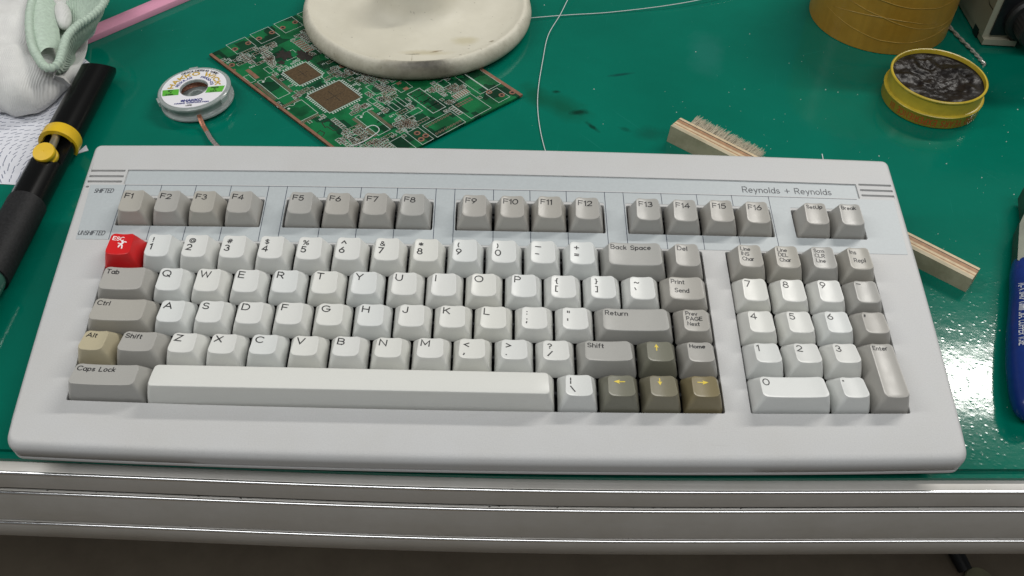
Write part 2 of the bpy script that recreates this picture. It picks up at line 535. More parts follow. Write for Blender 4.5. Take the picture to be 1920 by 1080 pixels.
def spot(cur, cx, cy, rx, ry, rot, col, amt, nscale=120, edge=0.6):
    mp = m.n('ShaderNodeMapping')
    mp.vector_type = 'TEXTURE'
    mp.inputs['Location'].default_value = (cx * K, cy * K, 0)
    mp.inputs['Rotation'].default_value = (0, 0, radians(rot))
    mp.inputs['Scale'].default_value = (rx * K, ry * K, 1)
    m.l(v[0], v[1], mp, 'Vector')
    ln = m.n('ShaderNodeVectorMath', _operation='LENGTH')
    m.l(mp, 'Vector', ln, 0)
    nz = m.noise(nscale, 5, 0.7, v)
    ad = m.n('ShaderNodeMath', _operation='MULTIPLY_ADD')
    m.t.links.new(nz.outputs['Fac'], ad.inputs[0])
    ad.inputs[1].default_value = 1.0
    m.t.links.new(ln.outputs['Value'], ad.inputs[2])
    mr = m.n('ShaderNodeMapRange')
    mr.inputs['From Min'].default_value = 0.75
    mr.inputs['From Max'].default_value = 0.75 + edge
    mr.inputs['To Min'].default_value = amt
    mr.inputs['To Max'].default_value = 0
    m.l(ad, 'Value', mr, 'Value')
    mx = m.mix((mr, 'Result'), cur, col)
    return (mx, 2)


ST = (0.002, 0.022, 0.012)
cur = spot(cur, 236, 166, 22, 11, -40, (0.004, 0.055, 0.022), 0.55, 90, 1.0)
cur = spot(cur, 247, 160, 9, 4.5, 10, ST, 0.85, 200)
cur = spot(cur, 255, 145, 9, 2.6, -52, ST, 0.8, 220)
cur = spot(cur, 233, 182, 4, 2.5, 0, ST, 0.8, 220)
cur = spot(cur, 278, 203, 13, 2.2, 14, (0.003, 0.05, 0.042), 0.8, 150)
cur = spot(cur, 218, 178, 9, 14, 20, (0.003, 0.07, 0.035), 0.6, 120, 1.0)
cur = spot(cur, 292, 139, 11, 8, 0, (0.003, 0.075, 0.05), 0.6, 150, 0.9)
cur = spot(cur, 276, 143, 6, 3, -30, ST, 0.4, 200)
cur = spot(cur, 340, 232, 20, 46, -8, (0.02, 0.155, 0.125), 0.45, 40, 0.5)
sp = m.noise(420, 2, 0.5, v)
r3 = m.ramp(sp, 'Fac', [(0.72, (0, 0, 0)), (0.80, (1, 1, 1))])
mx = m.mix((r3, 'Color'), cur, (0.02, 0.18, 0.14))
for ang, sc_, th in ((20, 14, 0.735), (-50, 11, 0.745), (80, 17, 0.74)):
    mp = m.n('ShaderNodeMapping')
    mp.inputs['Rotation'].default_value = (0, 0, radians(ang))
    mp.vector_type = 'TEXTURE'
    mp.inputs['Scale'].default_value = (1 / sc_, 1 / (sc_ * 60), 1)
    m.l(v[0], v[1], mp, 'Vector')
    sn = m.noise(1.0, 2, 0.45, (mp, 'Vector'))
    rr_ = m.ramp(sn, 'Fac', [(th, (0, 0, 0)), (th + 0.03, (0.5, 0.5, 0.5))])
    mx = m.mix((rr_, 'Color'), (mx, 2), (0.012, 0.19, 0.145))
m.base(mx, 2)
m.b.inputs['Roughness'].default_value = 0.095
m.b.inputs['Specular IOR Level'].default_value = 0.32
wv = m.noise(150, 4, 0.55, v)
vo = m.noise(330, vec=v, typ='ShaderNodeTexVoronoi')
bp = m.bump(wv, 'Fac', 0.085, 0.0006)
r4 = m.ramp(vo, 'Distance', [(0.0, (1, 1, 1)), (0.35, (0, 0, 0))])
bp = m.bump(r4, 'Color', 0.05, 0.0005, bp)
big = m.noise(22, 2, 0.5, v)
bp = m.bump(big, 'Fac', 0.03, 0.004, bp)
M['mat'] = m.m
mat_t = thing('bench_mat', 'glossy green rubber mat covering the bench top under everything', 'mat', (0, 0, 0))
for nm, ye, z0, z1 in (('upper_sheet', -108.3, -1.9, 0.0), ('lower_sheet', -112.0, -4.0, -2.0)):
    P_ = [(x, ye + front(x)) for x in XS] + [(1400, 690), (-900, 690)]
    MB().prism(P_, z0, z1).build(nm, M['mat'], mat_t, smooth=False)

# ------------------------------------------------------------------ keyboard
U = 19.05
FG, FO, GG, SG, NG = 10.14, -1.5, 12.27, 12.31, 12.65
WC = [[-0.83, -0.261], [-0.859, 1.222], [0.064, 0.193], [-0.008, -0.507], [0.001, 0.063], [4.675, -0.141], [0.396, -0.135], [-1.062, -0.019], [0.135, 0.014],
      [0.159, -0.048], [-0.079, -3.071], [0.035, 0.383], [-6.203, -0.0], [0.781, 0.068], [0.138, 0.004]]
EX = [(i, j) for i in range(5) for j in range(5 - i)]


def warp(x, y):            # the shell and the key field of this old keyboard are very slightly bowed
    u, v = (x - 190) / 200, (y + 25) / 100
    dx = dy = 0
    for (i, j), (a, b_) in zip(EX, WC):
        t = u ** i * v ** j
        dx += a * t
        dy += b_ * t
    return x + dx, y + dy


kb = thing('keyboard', 'large pale grey keyboard with white and grey keys and one red key', 'keyboard', (0, 0, 35), (radians(6), 0, 0))


def seg(a, b, step=8.0):
    n = max(1, int(math.hypot(b[0] - a[0], b[1] - a[1]) / step))
    return [(a[0] + (b[0] - a[0]) * i / n, a[1] + (b[1] - a[1]) * i / n) for i in range(n)]


def rloop(x0, x1, y0, y1, r=0.0, step=8.0, n=4):
    if r <= 0:
        c = [(x0, y0), (x1, y0), (x1, y1), (x0, y1)]
        return [p for i in range(4) for p in seg(c[i], c[(i + 1) % 4], step)]
    out = []
    cs = [(x1 - r, y0 + r, -90), (x1 - r, y1 - r, 0), (x0 + r, y1 - r, 90), (x0 + r, y0 + r, 180)]
    for i, (cx, cy, a) in enumerate(cs):
        pts = arc(cx, cy, r, r, a, a + 90, n)
        out += pts
        nx = cs[(i + 1) % 4]
        st = (nx[0] + r * cos(radians(nx[2])), nx[1] + r * sin(radians(nx[2])))
        out += seg(pts[-1], st, step)[1:]
    return out


def in_poly(p, poly):
    c = False
    for i in range(len(poly)):
        (x1, y1), (x2, y2) = poly[i - 1], poly[i]
        if (y1 > p[1]) != (y2 > p[1]) and p[0] < (x2 - x1) * (p[1] - y1) / (y2 - y1) + x1:
            c = not c
    return c


def plate(outer, holes, z, mat, name, parent, thick=0.0, walls=(), wallmat=None):
    """flat plate with holes; outer is a loop of (x, y); every hole is a dict(loop, depth, floor, chamfer)"""
    bm = bmesh.new()

    def loop(pts, zz):
        return [bm.verts.new((x, y, zz)) for x, y in pts]

    def ring_edges(vs):
        return [bm.edges.new((vs[i], vs[(i + 1) % len(vs)])) for i in range(len(vs))]
    es = []
    ov = loop(outer, z)
    es += ring_edges(ov)
    hv = []
    for h in holes:
        vs = loop(h['loop'], z)
        es += ring_edges(vs)
        hv.append(vs)
    allv = [v_ for vs in [ov] + hv for v_ in vs]
    cons, o_ = [], 0
    for vs in [ov] + hv:
        cons += [(o_ + i, o_ + (i + 1) % len(vs)) for i in range(len(vs))]
        o_ += len(vs)
    cv, ce, cfaces, *_ = geometry.delaunay_2d_cdt([Vector((v_.co.x, v_.co.y)) for v_ in allv], cons, [], 0, 1e-5)
    near = {}
    for i, c in enumerate(cv):
        near[i] = min(range(len(allv)), key=lambda k: (allv[k].co.x - c.x) ** 2 + (allv[k].co.y - c.y) ** 2) if i >= len(allv) or (allv[i].co.xy - c).length > 1e-4 else i
    for f3 in cfaces:
        c = sum((cv[i] for i in f3), Vector((0, 0))) / 3
        if not in_poly(c, outer) or any(in_poly(c, h['loop']) for h in holes):
            continue
        a_, b_, c_ = (allv[near[i]] for i in f3)
        if len({a_, b_, c_}) < 3:
            continue
        ar = (b_.co - a_.co).cross(c_.co - a_.co).z
        if abs(ar) > 1e-9:
            bm.faces.new((a_, b_, c_) if ar > 0 else (a_, c_, b_))
    for h, vs in zip(holes, hv):
        cx = sum(p[0] for p in h['loop']) / len(vs)
        prev = vs
        n = len(vs)
        for inset, zz in h.get('steps', ()):
            lp = h['loop']
            nv = []
            for i, p in enumerate(lp):
                a, b_ = Vector(lp[i - 1]), Vector(lp[(i + 1) % n])
                t = (b_ - a).normalized()
                nv.append(bm.verts.new((p[0] - t.y * inset, p[1] + t.x * inset, z + zz)))
            for i in range(n):
                bm.faces.new((prev[i], nv[i], nv[(i + 1) % n], prev[(i + 1) % n]))
            prev = nv
        if h.get('floor'):
            bm.faces.new(prev)
    if thick:
        nv = loop(outer, z - thick)
        n = len(nv)
        for i in range(n):
            bm.faces.new((ov[i], nv[i], nv[(i + 1) % n], ov[(i + 1) % n]))
    return bm, ov


def bm_obj(bm, name, mat, parent, smooth=True, sharp=35):
    for v_ in bm.verts:
        x, y = warp(v_.co.x, v_.co.y)
        v_.co = Vector((x, y, v_.co.z)) * K
    me = bpy.data.meshes.new(name)
    bm.to_mesh(me)
    bm.free()
    finish(me, mat, smooth, sharp)
    return link(name, me, parent)


# --- case
CX0, CX1, CY0, CY1 = -28.6, 417.2, -120.9, 70.0
GM = 0.45
FGRP = [(FO, 4), (FO + 4 * U + GG, 4), (FO + 8 * U + 2 * GG, 4), (FO + 12 * U + 3 * GG, 4)]
SETX = FO + 16 * U + 3 * GG + SG
OPEN = [(x - GM, x + n * U + GM, FG - GM, FG + U + GM - 0.4) for x, n in FGRP]
OPEN.append((SETX - GM, SETX + 2 * U + GM, FG - GM, FG + U + GM - 0.4))
MAIN = (-GM, 15.75 * U + GM, -5 * U - GM, -0.7)
NPX = 15.75 * U + NG
NUMP = (NPX - GM, NPX + 4 * U + GM, -5 * U - GM, -0.7)
OPEN += [MAIN, NUMP]
holes = [dict(loop=rloop(*[c for c in o], r=1.0), steps=[(0.0, -0.05), (-0.15, -0.35), (-0.15, -9)]) for o in OPEN]
for h in holes:          # loops run counter-clockwise, so a positive inset goes inwards
    h['steps'] = [(0.16, -0.16), (0.16, -9.0)]
    h['loop'] = [(x, y) for x, y in h['loop']]
holes.append(dict(loop=rloop(-4.2, 393.2, 39.0, 49.8, r=0.3), steps=[(0.0, -0.8)], floor=True))
for yy in (48.9, 44.8, 40.9):
    holes.append(dict(loop=rloop(-25.6, -5.4, yy - 0.75, yy + 0.75, r=0.5, n=2), steps=[(0.1, -1.6)], floor=True))
    holes.append(dict(loop=rloop(394.6, 414.0, yy - 0.15, yy + 1.35, r=0.5, n=2), steps=[(0.1, -1.6)], floor=True))
holes.append(dict(loop=rloop(-25.6, -23.2, 36.4, 37.7, r=0.4, n=2), steps=[(0.1, -1.6)], floor=True))


def outline(inset_side, inset_front, step=9):
    i, j = inset_side, inset_front
    x0, x1, y0, y1 = CX0 + i, CX1 - i, CY0 + j, CY1 - i
    rb, rf = max(0.6, 4.2 - i), max(1.5, 6 - 0.5 * i)
    out = []
    cs = [(x1 - rf, y0 + rf, -90, rf), (x1 - rb, y1 - rb, 0, rb), (x0 + rb, y1 - rb, 90, rb), (x0 + rf, y0 + rf, 180, rf)]
    for q, (cx, cy, a, r_) in enumerate(cs):
        pts = arc(cx, cy, r_, r_, a, a + 90, 6)
        out += pts
        nx = cs[(q + 1) % 4]
        st = (nx[0] + nx[3] * cos(radians(nx[2])), nx[1] + nx[3] * sin(radians(nx[2])))
        n = (48, 20, 48, 20)[(q + 1) % 4] if False else (20, 48, 20, 48)[q]
        out += [(pts[-1][0] + (st[0] - pts[-1][0]) * t / n, pts[-1][1] + (st[1] - pts[-1][1]) * t / n) for t in range(1, n)]
    return [(194.3 + (x - 194.3) * (1 - 0.0155 * (70 - y) / 190), y) for x, y in out]      # slightly narrower in front


RS, RF = 3.0, 4.5
rings = []
for k in range(0, 9):
    t = radians(90 * k / 8)
    rings.append((RS * (1 - sin(t)), RF * (1 - sin(t)), t))
ol = outline(RS, RF)
bm, ov = plate(ol, holes, 0.0, None, 'case', kb)
prev = ov
top_back = ov


def drop(p, t):
    # how far a point of the outline has come down at angle t: the front rounds over a larger radius than the sides
    f = max(0.0, min(1.0, (CY0 + 12 - p[1]) / 8.0))
    f = f * f * (3 - 2 * f)
    return -(RS + (RF - RS) * f) * (1 - cos(t))


n = len(ol)
for (a, b_, t) in rings[1:]:
    lp = outline(a, b_)
    nv = [bm.verts.new((p[0], p[1], drop(p, t))) for p in lp]
    for i in range(n):
        bm.faces.new((prev[i], nv[i], nv[(i + 1) % n], prev[(i + 1) % n]))
    prev = nv
for ins, zz in ((0.0, -9.0), (0.4, -9.5), (1.6, -9.6)):
    lp = outline(ins, ins)
    nv = [bm.verts.new((p[0], p[1], zz)) for p in lp]
    for i in range(n):
        bm.faces.new((prev[i], nv[i], nv[(i + 1) % n], prev[(i + 1) % n]))
    prev = nv
case = bm_obj(bm, 'case', M['case'], kb, sharp=38)
# lower shell
b = MB()
b.loft([[(p[0], p[1], z) for p in outline(i_, i_)] for i_, z in ((1.5, -9.5), (0.2, -10.1), (0.0, -10.5), (0.0, -11.8), (0.8, -12.8), (9.0, -21.0))], cap0=False)
b.build('lower_shell', M['case'], kb, warp=warp)
for fx in (10, 378):
    MB().box(fx - 12, fx + 12, 46, 54, -38, -21).build('flip_foot', M['case'], kb, smooth=False)
    MB().lathe([(6, -23), (6, -21)], 24, fx, -104).build('rubber_foot', M['dark'], kb)
# dark key plate and the switch frames that show in the gaps
MB().box(-6, 396, -98, 34, -9.4, -8.9).build('key_plate', M['dark'], kb, smooth=False, warp=warp)
# --- overlay film
fl_out = [(-20.6, 0.2)] + seg((-20.6, 0.2), (411.0, 0.2))[1:] + [(411.0, 0.2), (412.6, 38.4)] + seg((413.6, 38.4), (-22.6, 38.4))[1:] + [(-22.6, 38.4)]
fh = [dict(loop=rloop(o[0] - 0.06, o[1] + 0.06, o[2] - 0.06, o[3] + 1.5, r=0.9), steps=[(0.0, -0.17)]) for o in OPEN[:5]]
bm, ov = plate(fl_out, fh, 0.16, None, 'label_film', kb, thick=0.15)
bm_obj(bm, 'label_film', M['film'], kb)
b = MB()
b.add([(x, y, -0.74) for x in [-4 + 397 * i / 40 for i in range(41)] for y in (39.1, 49.7)], [(2 * i, 2 * i + 2, 2 * i + 3, 2 * i + 1) for i in range(40)])
b.build('name_strip', M['film'], kb, warp=warp)
flatz = lambda z: (lambda x, y: (*warp(x, y), z))
b = MB()
write(b, 'Reynolds + Reynolds', 4.0, 0.50, lambda x, y: (*warp(328.2 + x, 41.7 + y), -0.68), sx=0.93, gap=0.24)
b.build('name_print', M['grey_ink'], kb)
for s, x0, y0, h in (('SHIFTED', -19.2, 33.0, 2.75), ('UNSHIFTED', -20.3, 3.4, 2.75)):
    b = MB()
    write(b, s, h, 0.42, lambda x, y: (*warp(x0 + x + 0.12 * y, y0 - 0.4 + y), 0.22), sx=(10.6 if s == 'SHIFTED' else 14.4) / text_lines(s, h)[1])
    b.build('film_print', M['grey_ink'], kb)
for gi, (gx, gn) in enumerate(FGRP):
    for i in range(gn + 1):
        x = gx + i * U + (-GM if i == 0 else GM if i == gn else 0)
        segs = [(38.3, FG + U + 1.7), (FG - 0.9, 0.3)]
        if i in (0, gn):
            segs = [(38.3, 0.3)]
            x += -0.75 if i == 0 else 0.75
        for ya, yb in segs:
            MB().ribbon([(x, y) for y in (ya, (ya * 2 + yb) / 3, (ya + 2 * yb) / 3, yb)], 0.34, flatz(0.20)).build('divider_line', M['line_ink'], kb)
MB().ribbon([(-3 + 394 * i / 50, 38.15) for i in range(51)], 0.30, flatz(0.20)).build('divider_line', M['line_ink'], kb)
b = MB()
for yy in [-U * (r_ + 0.42) for r_ in range(5)] + [FG + U * 0.58]:
    for i in range(int(21 * 1)):
        xx = i * U
        if yy > 0 and any(o[0] - 8 < xx < o[1] + 8 for o in OPEN[:5]) is False:
            continue
        b.box(xx - 10, xx + 10, yy - 0.7, yy + 0.7, -6.0, -2.6)
d = b.build('switch_frames', M['switch'], kb, smooth=False, warp=warp)
d['kind'] = 'stuff'

# --- keys: (front inset, front height, back inset, back height)
PROF = {'F': (2.4, 9.2, 2.4, 9.0), 'N': (2.3, 9.2, 2.8, 8.6), 'Q': (1.9, 7.5, 3.6, 6.7), 'A': (2.0, 8.3, 3.8, 6.4), 'Z': (2.8, 10.2, 4.2, 7.4),
        'B': (3.0, 10.4, 4.0, 7.7), 'S': (3.3, 10.9, 3.9, 8.9), 'R': (2.6, 9.8, 2.9, 8.9), 'E': (3.0, 10.4, 4.0, 7.5)}


class KeyShape:
    def __init__(s, prof, w, d=1.0):
        yf, s.zf, yb, s.zb = PROF[prof]
        s.W, s.D = w * U - 1.25, d * U - 1.15
        s.y0, s.y1 = -d * U / 2 + yf, d * U / 2 - yb
        s.hf, s.hb = (w * U - 7.3) / 2, (w * U - 8.3) / 2
        s.prof = prof
        s.dd = 0.95

    def hw(s, y):
        t = (y - s.y0) / (s.y1 - s.y0)
        return s.hf + (s.hb - s.hf) * t

    def z(s, x, y):
        t = (y - s.y0) / (s.y1 - s.y0)
        pl = s.zf + (s.zb - s.zf) * t
        if s.prof == 'S':
            return pl + 0.5 * (1 - (2 * t - 1) ** 2)
        q = min(1.15, abs(x) / s.hw(y))
        if s.W > 30 and s.D < 30:
            q = q ** 1.6
        return pl - s.dd * (1 - q * q)

    def ring(s, w, y0, y1, r, hfr=None):
        # rounded rectangle of a fixed number of points
        nc, ns = 5, 8
        out = []
        x1 = 1.0
        h = w
        cs = [(h - r, y0 + r, -90), (h - r, y1 - r, 0), (-h + r, y1 - r, 90), (-h + r, y0 + r, 180)]
        for i, (cx, cy, a) in enumerate(cs):
            pts = arc(cx, cy, r, r, a, a + 90, nc)
            out += pts
            nx = cs[(i + 1) % 4]
            e = (nx[0] + r * cos(radians(nx[2])), nx[1] + r * sin(radians(nx[2])))
            out += [(pts[-1][0] + (e[0] - pts[-1][0]) * t / ns, pts[-1][1] + (e[1] - pts[-1][1]) * t / ns) for t in range(1, ns)]
        return out

    def top_ring(s, grow, dz, r):
        pts = s.ring(s.hf + grow, s.y0 - grow, s.y1 + grow, r)
        out = []
        for x, y in pts:
            k = (s.hw(y) + grow) / (s.hf + grow)
            xx = x * k
            out.append((xx, y, s.z(xx, y) + dz))
        return out

    def mesh(s, mat, name='key'):
        b = MB()
        base = s.ring(s.W / 2, -s.D / 2, s.D / 2, 1.4)
        rr = 2.3 if s.prof != 'S' else 1.6
        low = s.top_ring(0.34, -0.42, rr + 0.3)
        top = s.top_ring(-0.12, 0.0, rr - 0.2)
        mid = [(p[0] * .5 + q[0] * .5 + 0.10 * (1 if p[0] > 0 else -1), p[1] * .5 + q[1] * .5, -0.5 + (q[2] + 0.5) * .5) for p, q in zip(base, low)]
        low2 = [(p[0] * .06 + q[0] * .94, p[1] * .06 + q[1] * .94, q[2] - 0.35) for p, q in zip(base, low)]
        rings = [[(x, y, -3.0) for x, y in base], [(x * .998, y * .998, -0.6) for x, y in base], mid, low2, low, s.top_ring(0.22, -0.10, rr + 0.1), top]
        cy = (s.y0 + s.y1) / 2
        for k in (0.90, 0.72, 0.48, 0.22):
            rg = []
            for p in top:
                x, y = p[0] * k, cy + (p[1] - cy) * k
                rg.append((x, y, s.z(x, y)))
            rings.append(rg)
        b.loft(rings, cap0=False)
        return b.build(name, mat, smooth=True, sharp=60, mesh_only=True)


cache = {}
COLS = {'w': 'white_key', 'g': 'grey_key', 'b': 'beige_key', 'o': 'olive_key', 'n': 'brown_key', 'r': 'red_key'}
WORDS = {'w': 'pale', 'g': 'grey', 'b': 'yellowed beige', 'o': 'dark olive', 'n': 'olive brown', 'r': 'red'}
man = [('s', [(.40, -.10), (.05, -.32), (-.30, -.20)]), ('s', [(.40, -.10), (.62, .10), (.92, -.06)]), ('s', [(.38, -.12), (.22, -.52)]),
       ('s', [(.22, -.52), (-.02, -.62), (-.04, -.98)]), ('s', [(.22, -.52), (.46, -.74), (.52, -1.22)])]
NAMES = {'.': 'full stop', ',': 'comma', '-': 'minus'}


def legend_mesh(ks, spec):
    kind = spec[0]
    y1 = ks.y1
    b = MB()
    dz = 0.05

    def at(x, ty):           # x from the left edge of the top, ty down from its back edge
        y = y1 - ty
        xx = -ks.hw(y) + x
        return (xx, y, ks.z(xx, y) + dz)
    ink = 'black_ink'
    if kind == 'L':          # one big letter or digit
        h, w = spec[2:4] if len(spec) > 2 else (3.7, 0.58)
        y0 = 1.5 if len(spec) > 2 else (-0.1 if spec[1] == '-' else -1.3 if spec[1] in ',.' else 1.35)
        w = 0.95 if spec[1] in ',.' else w
        y0 = 2.2 if len(spec) > 2 else y0
        write(b, spec[1], h, w, lambda x, y: at(1.15 + x, y0 + h - y), sx=1.12)
    elif kind == 'D':        # shifted sign over the plain one
        up, lo = spec[1], spec[2]
        sc = 1.0
        dig = lo.isdigit()
        h = 2.8 if dig else 2.9
        h2 = 3.5 if dig else 3.0
        if up in '{}':
            h = 2.7
        write(b, up, h, 0.46 if up in '@#$%&' else 0.58, lambda x, y: at(1.9 + x, 2.1 + h - y), sx=1.05)
        write(b, lo, h2, 0.62, lambda x, y: at(1.5 + (0 if dig else .5) + x, 9.8 - y), sx=1.0)
    elif kind == 'W':
        lines = spec[1]
        n = len(lines)
        if n == 1:
            h = spec[2] if len(spec) > 2 else 2.6
            write(b, lines[0], h, 0.48, lambda x, y: at(1.0 + x, 1.45 + h - y), sx=1.0, gap=0.26)
        elif n == 2:
            for i, t in enumerate(lines):
                h = 2.45
                write(b, t, h, 0.46, lambda x, y, i=i: at(0.9 + (1.6 if i and len(lines[1]) == 4 else 0) + x, 1.6 + h + i * 5.4 - y), sx=0.95, gap=0.25)
        else:
            for i, t in enumerate(lines):
                h = 2.2
                write(b, t, h, 0.44, lambda x, y, i=i: at(0.7 + (0.5, 0.6, 0.9)[i] + x, 1.3 + h + i * 3.3 - y), sx=0.92, gap=0.24)
    elif kind == 'A':
        ink = 'yellow_ink'
        a = {'up': 90, 'left': 180, 'down': -90, 'right': 0}[spec[1]]
        cx, cy = (5.0, 3.6) if spec[1] in ('left', 'right') else (4.4, 3.4)
        s = 1.0 if spec[1] in ('left', 'right') else 0.85
        ca, sa = cos(radians(a)) * s, sin(radians(a)) * s
        pol = [(-2.6, -.28), (-2.6, .28), (.2, .28), (-.2, 1.25), (2.6, 0), (-.2, -1.25), (.2, -.28)]
        P = [at(cx + x * ca - y * sa, cy - (x * sa + y * ca)) for x, y in pol]
        b.add(P, [(0, 6, 2, 1), (2, 6, 5), (2, 5, 4), (2, 4, 3)])
    elif kind == 'E':
        ink = 'white_ink'
        write(b, 'ESC', 2.3, 0.42, lambda x, y: at(1.1 + x, 2.0 + 2.3 - y), sx=0.95, gap=0.2)
        ox, oy, sc = 5.4, 5.4, 3.4
        hd = [at(ox + 0.25 * sc + 0.62 * cos(t * pi / 6), oy - 0.16 * sc - 0.62 * sin(t * pi / 6)) for t in range(12)]
        b.add(hd, [tuple(reversed(range(12)))])
        wid = [.55, .6, 1.1, .75, .75]
        for (k, pl), w in zip(man, wid):
            b.ribbon([(x * sc, y * sc) for x, y in pl], w, lambda x, y: at(ox + x, oy - y))
    return b.build('legend', M[ink], mesh_only=True)


def place_key(x0, y0, w, prof, col, spec, d=1.0):
    """x0, y0: back-left corner of the key's cell on the deck"""
    key = (prof, w, d, col)
    if key not in cache:
        ks = KeyShape(prof, w, d)
        cache[key] = (ks, ks.mesh(M[COLS[col]]))
    ks, me = cache[key]
    cx, cy = x0 + w * U / 2, y0 - d * U / 2
    wx, wy = warp(cx, cy)
    e = 4.0
    lx0, lx1 = warp(cx - w * U / 2, cy), warp(cx + w * U / 2, cy)
    ly0, ly1 = warp(cx, cy - d * U / 2), warp(cx, cy + d * U / 2)
    sx, sy = (lx1[0] - lx0[0]) / (w * U), (ly1[1] - ly0[1]) / (d * U)
    wx, wy = (lx0[0] + lx1[0]) / 2, (ly0[1] + ly1[1]) / 2
    o = link('space_bar' if prof == 'S' else 'key', me, kb)
    jx, jy, jr = random.uniform(-.12, .12), random.uniform(-.10, .10), random.uniform(-.006, .006)
    o.location = ((wx + jx) * K, (wy + jy) * K, random.uniform(-.15, .15) * K)
    o.scale = (sx, sy, 1)
    o.rotation_euler = (0, 0, atan2(lx1[1] - lx0[1], lx1[0] - lx0[0]) + jr * (0.3 if w > 2 else 1))
    if spec:
        lm = legend_mesh(ks, spec)
        link('legend', lm, o)
    k = spec[0] if spec else None
    if k == 'E':
        o['label'] = 'bright red escape key with a white running figure'
    elif k == 'A':
        o['label'] = WORDS[col] + ' key with a yellow arrow pointing ' + spec[1]
    elif k == 'W':
        o['label'] = WORDS[col] + ' key lettered ' + ' '.join(spec[1])
    elif k == 'L' and spec[1].isalnum():
        o['label'] = WORDS[col] + ' key marked ' + spec[1]
    elif k == 'D' and spec[2].isdigit():
        o['label'] = 'pale number row key marked ' + spec[2]
    elif prof == 'S':
        o['label'] = 'long blank pale space bar'
    return o


def row(x, y, prof, keys):
    for w, col, spec in keys:
        place_key(x, y, w, prof, col, spec)
        x += w * U


for gi, (gx, gn) in enumerate(FGRP):
    for i in range(gn):
        place_key(gx + i * U, FG + U, 1, 'F', 'g', ('L', 'F%d' % (gi * 4 + i + 1), 3.2, 0.54))
place_key(SETX, FG + U, 1, 'F', 'g', ('W', ['SetUp'], 2.2))
place_key(SETX + U, FG + U, 1, 'F', 'g', ('W', ['Break'], 2.2))
place_key(-0.05 * U, 0, 1.03, 'R', 'r', ('E',))
row(U, 0, 'N', [(1, 'w', ('D', a, b_)) for a, b_ in zip('!@#$%^&*()_+', '1234567890-=')] + [(1.75, 'g', ('W', ['Back Space'])), (1, 'g', ('W', ['Del']))])
L_ = lambda s: [(1, 'w', ('L', c)) for c in s]
row(0, -U, 'Q', [(1.5, 'g', ('W', ['Tab']))] + L_('QWERTYUIOP') + [(1, 'w', ('D', '{', '[')), (1, 'w', ('D', '}', ']')), (1, 'w', ('D', '~', '`')), (1.25, 'g', ('W', ['Print', 'Send']))])
row(0, -2 * U, 'A', [(1.75, 'g', ('W', ['Ctrl']))] + L_('ASDFGHJKL') + [(1, 'w', ('D', ':', ';')), (1, 'w', ('D', '"', "'")), (2, 'g', ('W', ['Return'])), (1, 'g', ('W', ['Prev', 'PAGE', 'Next']))])
row(0, -3 * U, 'Z', [(1, 'b', ('W', ['Alt'])), (1.25, 'g', ('W', ['Shift']))] + L_('ZXCVBNM') + [(1, 'w', ('D', '<', ',')), (1, 'w', ('D', '>', '.')), (1, 'w', ('D', '?', '/')),
    (1.5, 'g', ('W', ['Shift'])), (1, 'o', ('A', 'up')), (1, 'g', ('W', ['Home'], 2.1))])
place_key(0, -4 * U, 2, 'B', 'g', ('W', ['Caps Lock']))
place_key(2 * U, -4 * U, 9.75, 'S', 'w', None)
row(11.75 * U, -4 * U, 'B', [(1, 'w', ('D', '|', '\\')), (1, 'o', ('A', 'left')), (1, 'o', ('A', 'down')), (1, 'n', ('A', 'right'))])
row(NPX, 0, 'N', [(1, 'g', ('W', ['Line', 'INS', 'Char'])), (1, 'g', ('W', ['Line', 'DEL', 'Char'])), (1, 'g', ('W', ['Scrn', 'CLR', 'Line'])), (1, 'g', ('W', ['Ins', 'Repl']))])
row(NPX, -U, 'Q', L_('789') + [(1, 'g', ('L', '-'))])
row(NPX, -2 * U, 'A', L_('456') + [(1, 'g', ('L', ','))])
row(NPX, -3 * U, 'Z', L_('123'))
row(NPX, -4 * U, 'B', [(2, 'w', ('L', '0')), (1, 'w', ('L', '.'))])
place_key(NPX + 3 * U, -3 * U, 1, 'E', 'g', ('W', ['Enter'], 2.2), d=2.0)
# ------------------------------------------------------------------ circuit board
pcb = thing('circuit_board', 'bare green printed circuit board half hidden under the cream round base', 'circuit board', (-4.4, 213.4, 0.9), (0, 0, radians(-47.08)))
m = NT('solder_mask')
v = m.coord()
vo = m.noise(95, vec=v, typ='ShaderNodeTexVoronoi')
vo.distance = 'CHEBYCHEV'
nz = m.noise(45, 3, 0.5, v)
r = m.ramp(vo, 'Color', [(0.36, (0.003, 0.050, 0.02)), (0.44, (0.006, 0.145, 0.046))])
r2 = m.ramp(nz, 'Fac', [(0.4, (0.55, 0.55, 0.55)), (0.55, (1, 1, 1))])
mx = m.mix(1.0, (r, 'Color'), (r2, 'Color'), 'MULTIPLY')
m.base(mx, 2)
m.b.inputs['Roughness'].default_value = 0.28
M['pcb'] = m.m
M['copper'] = plain('bare_copper', (0.25, 0.125, 0.08), 0.45, 0.15, grain=0.2, gscale=300)
M['tin'] = plain('dull_pads', (0.19, 0.14, 0.10), 0.4, 0.3, grain=0.2, gscale=300)
M['chip'] = plain('bare_chip_pad', (0.085, 0.055, 0.026), 0.5, 0.1, grain=0.3, gscale=700)
M['silk'] = plain('silkscreen', (0.44, 0.50, 0.455), 0.6)
M['hole'] = plain('drilled_hole', (0.01, 0.006, 0.004), 0.8)
M['soot'] = plain('burnt_patch', (0.012, 0.009, 0.006), 0.7, grain=0.4, gscale=400)
BC = [(0, 0), (170, 5.2), (174.5, 131), (-5.2, 129)]
MB().prism(BC, 0.05, 1.5).build('substrate', M['pcb'], pcb, smooth=False)
ZT = 1.5
lerp2 = lambda p, q, t: (p[0] + (q[0] - p[0]) * t, p[1] + (q[1] - p[1]) * t)


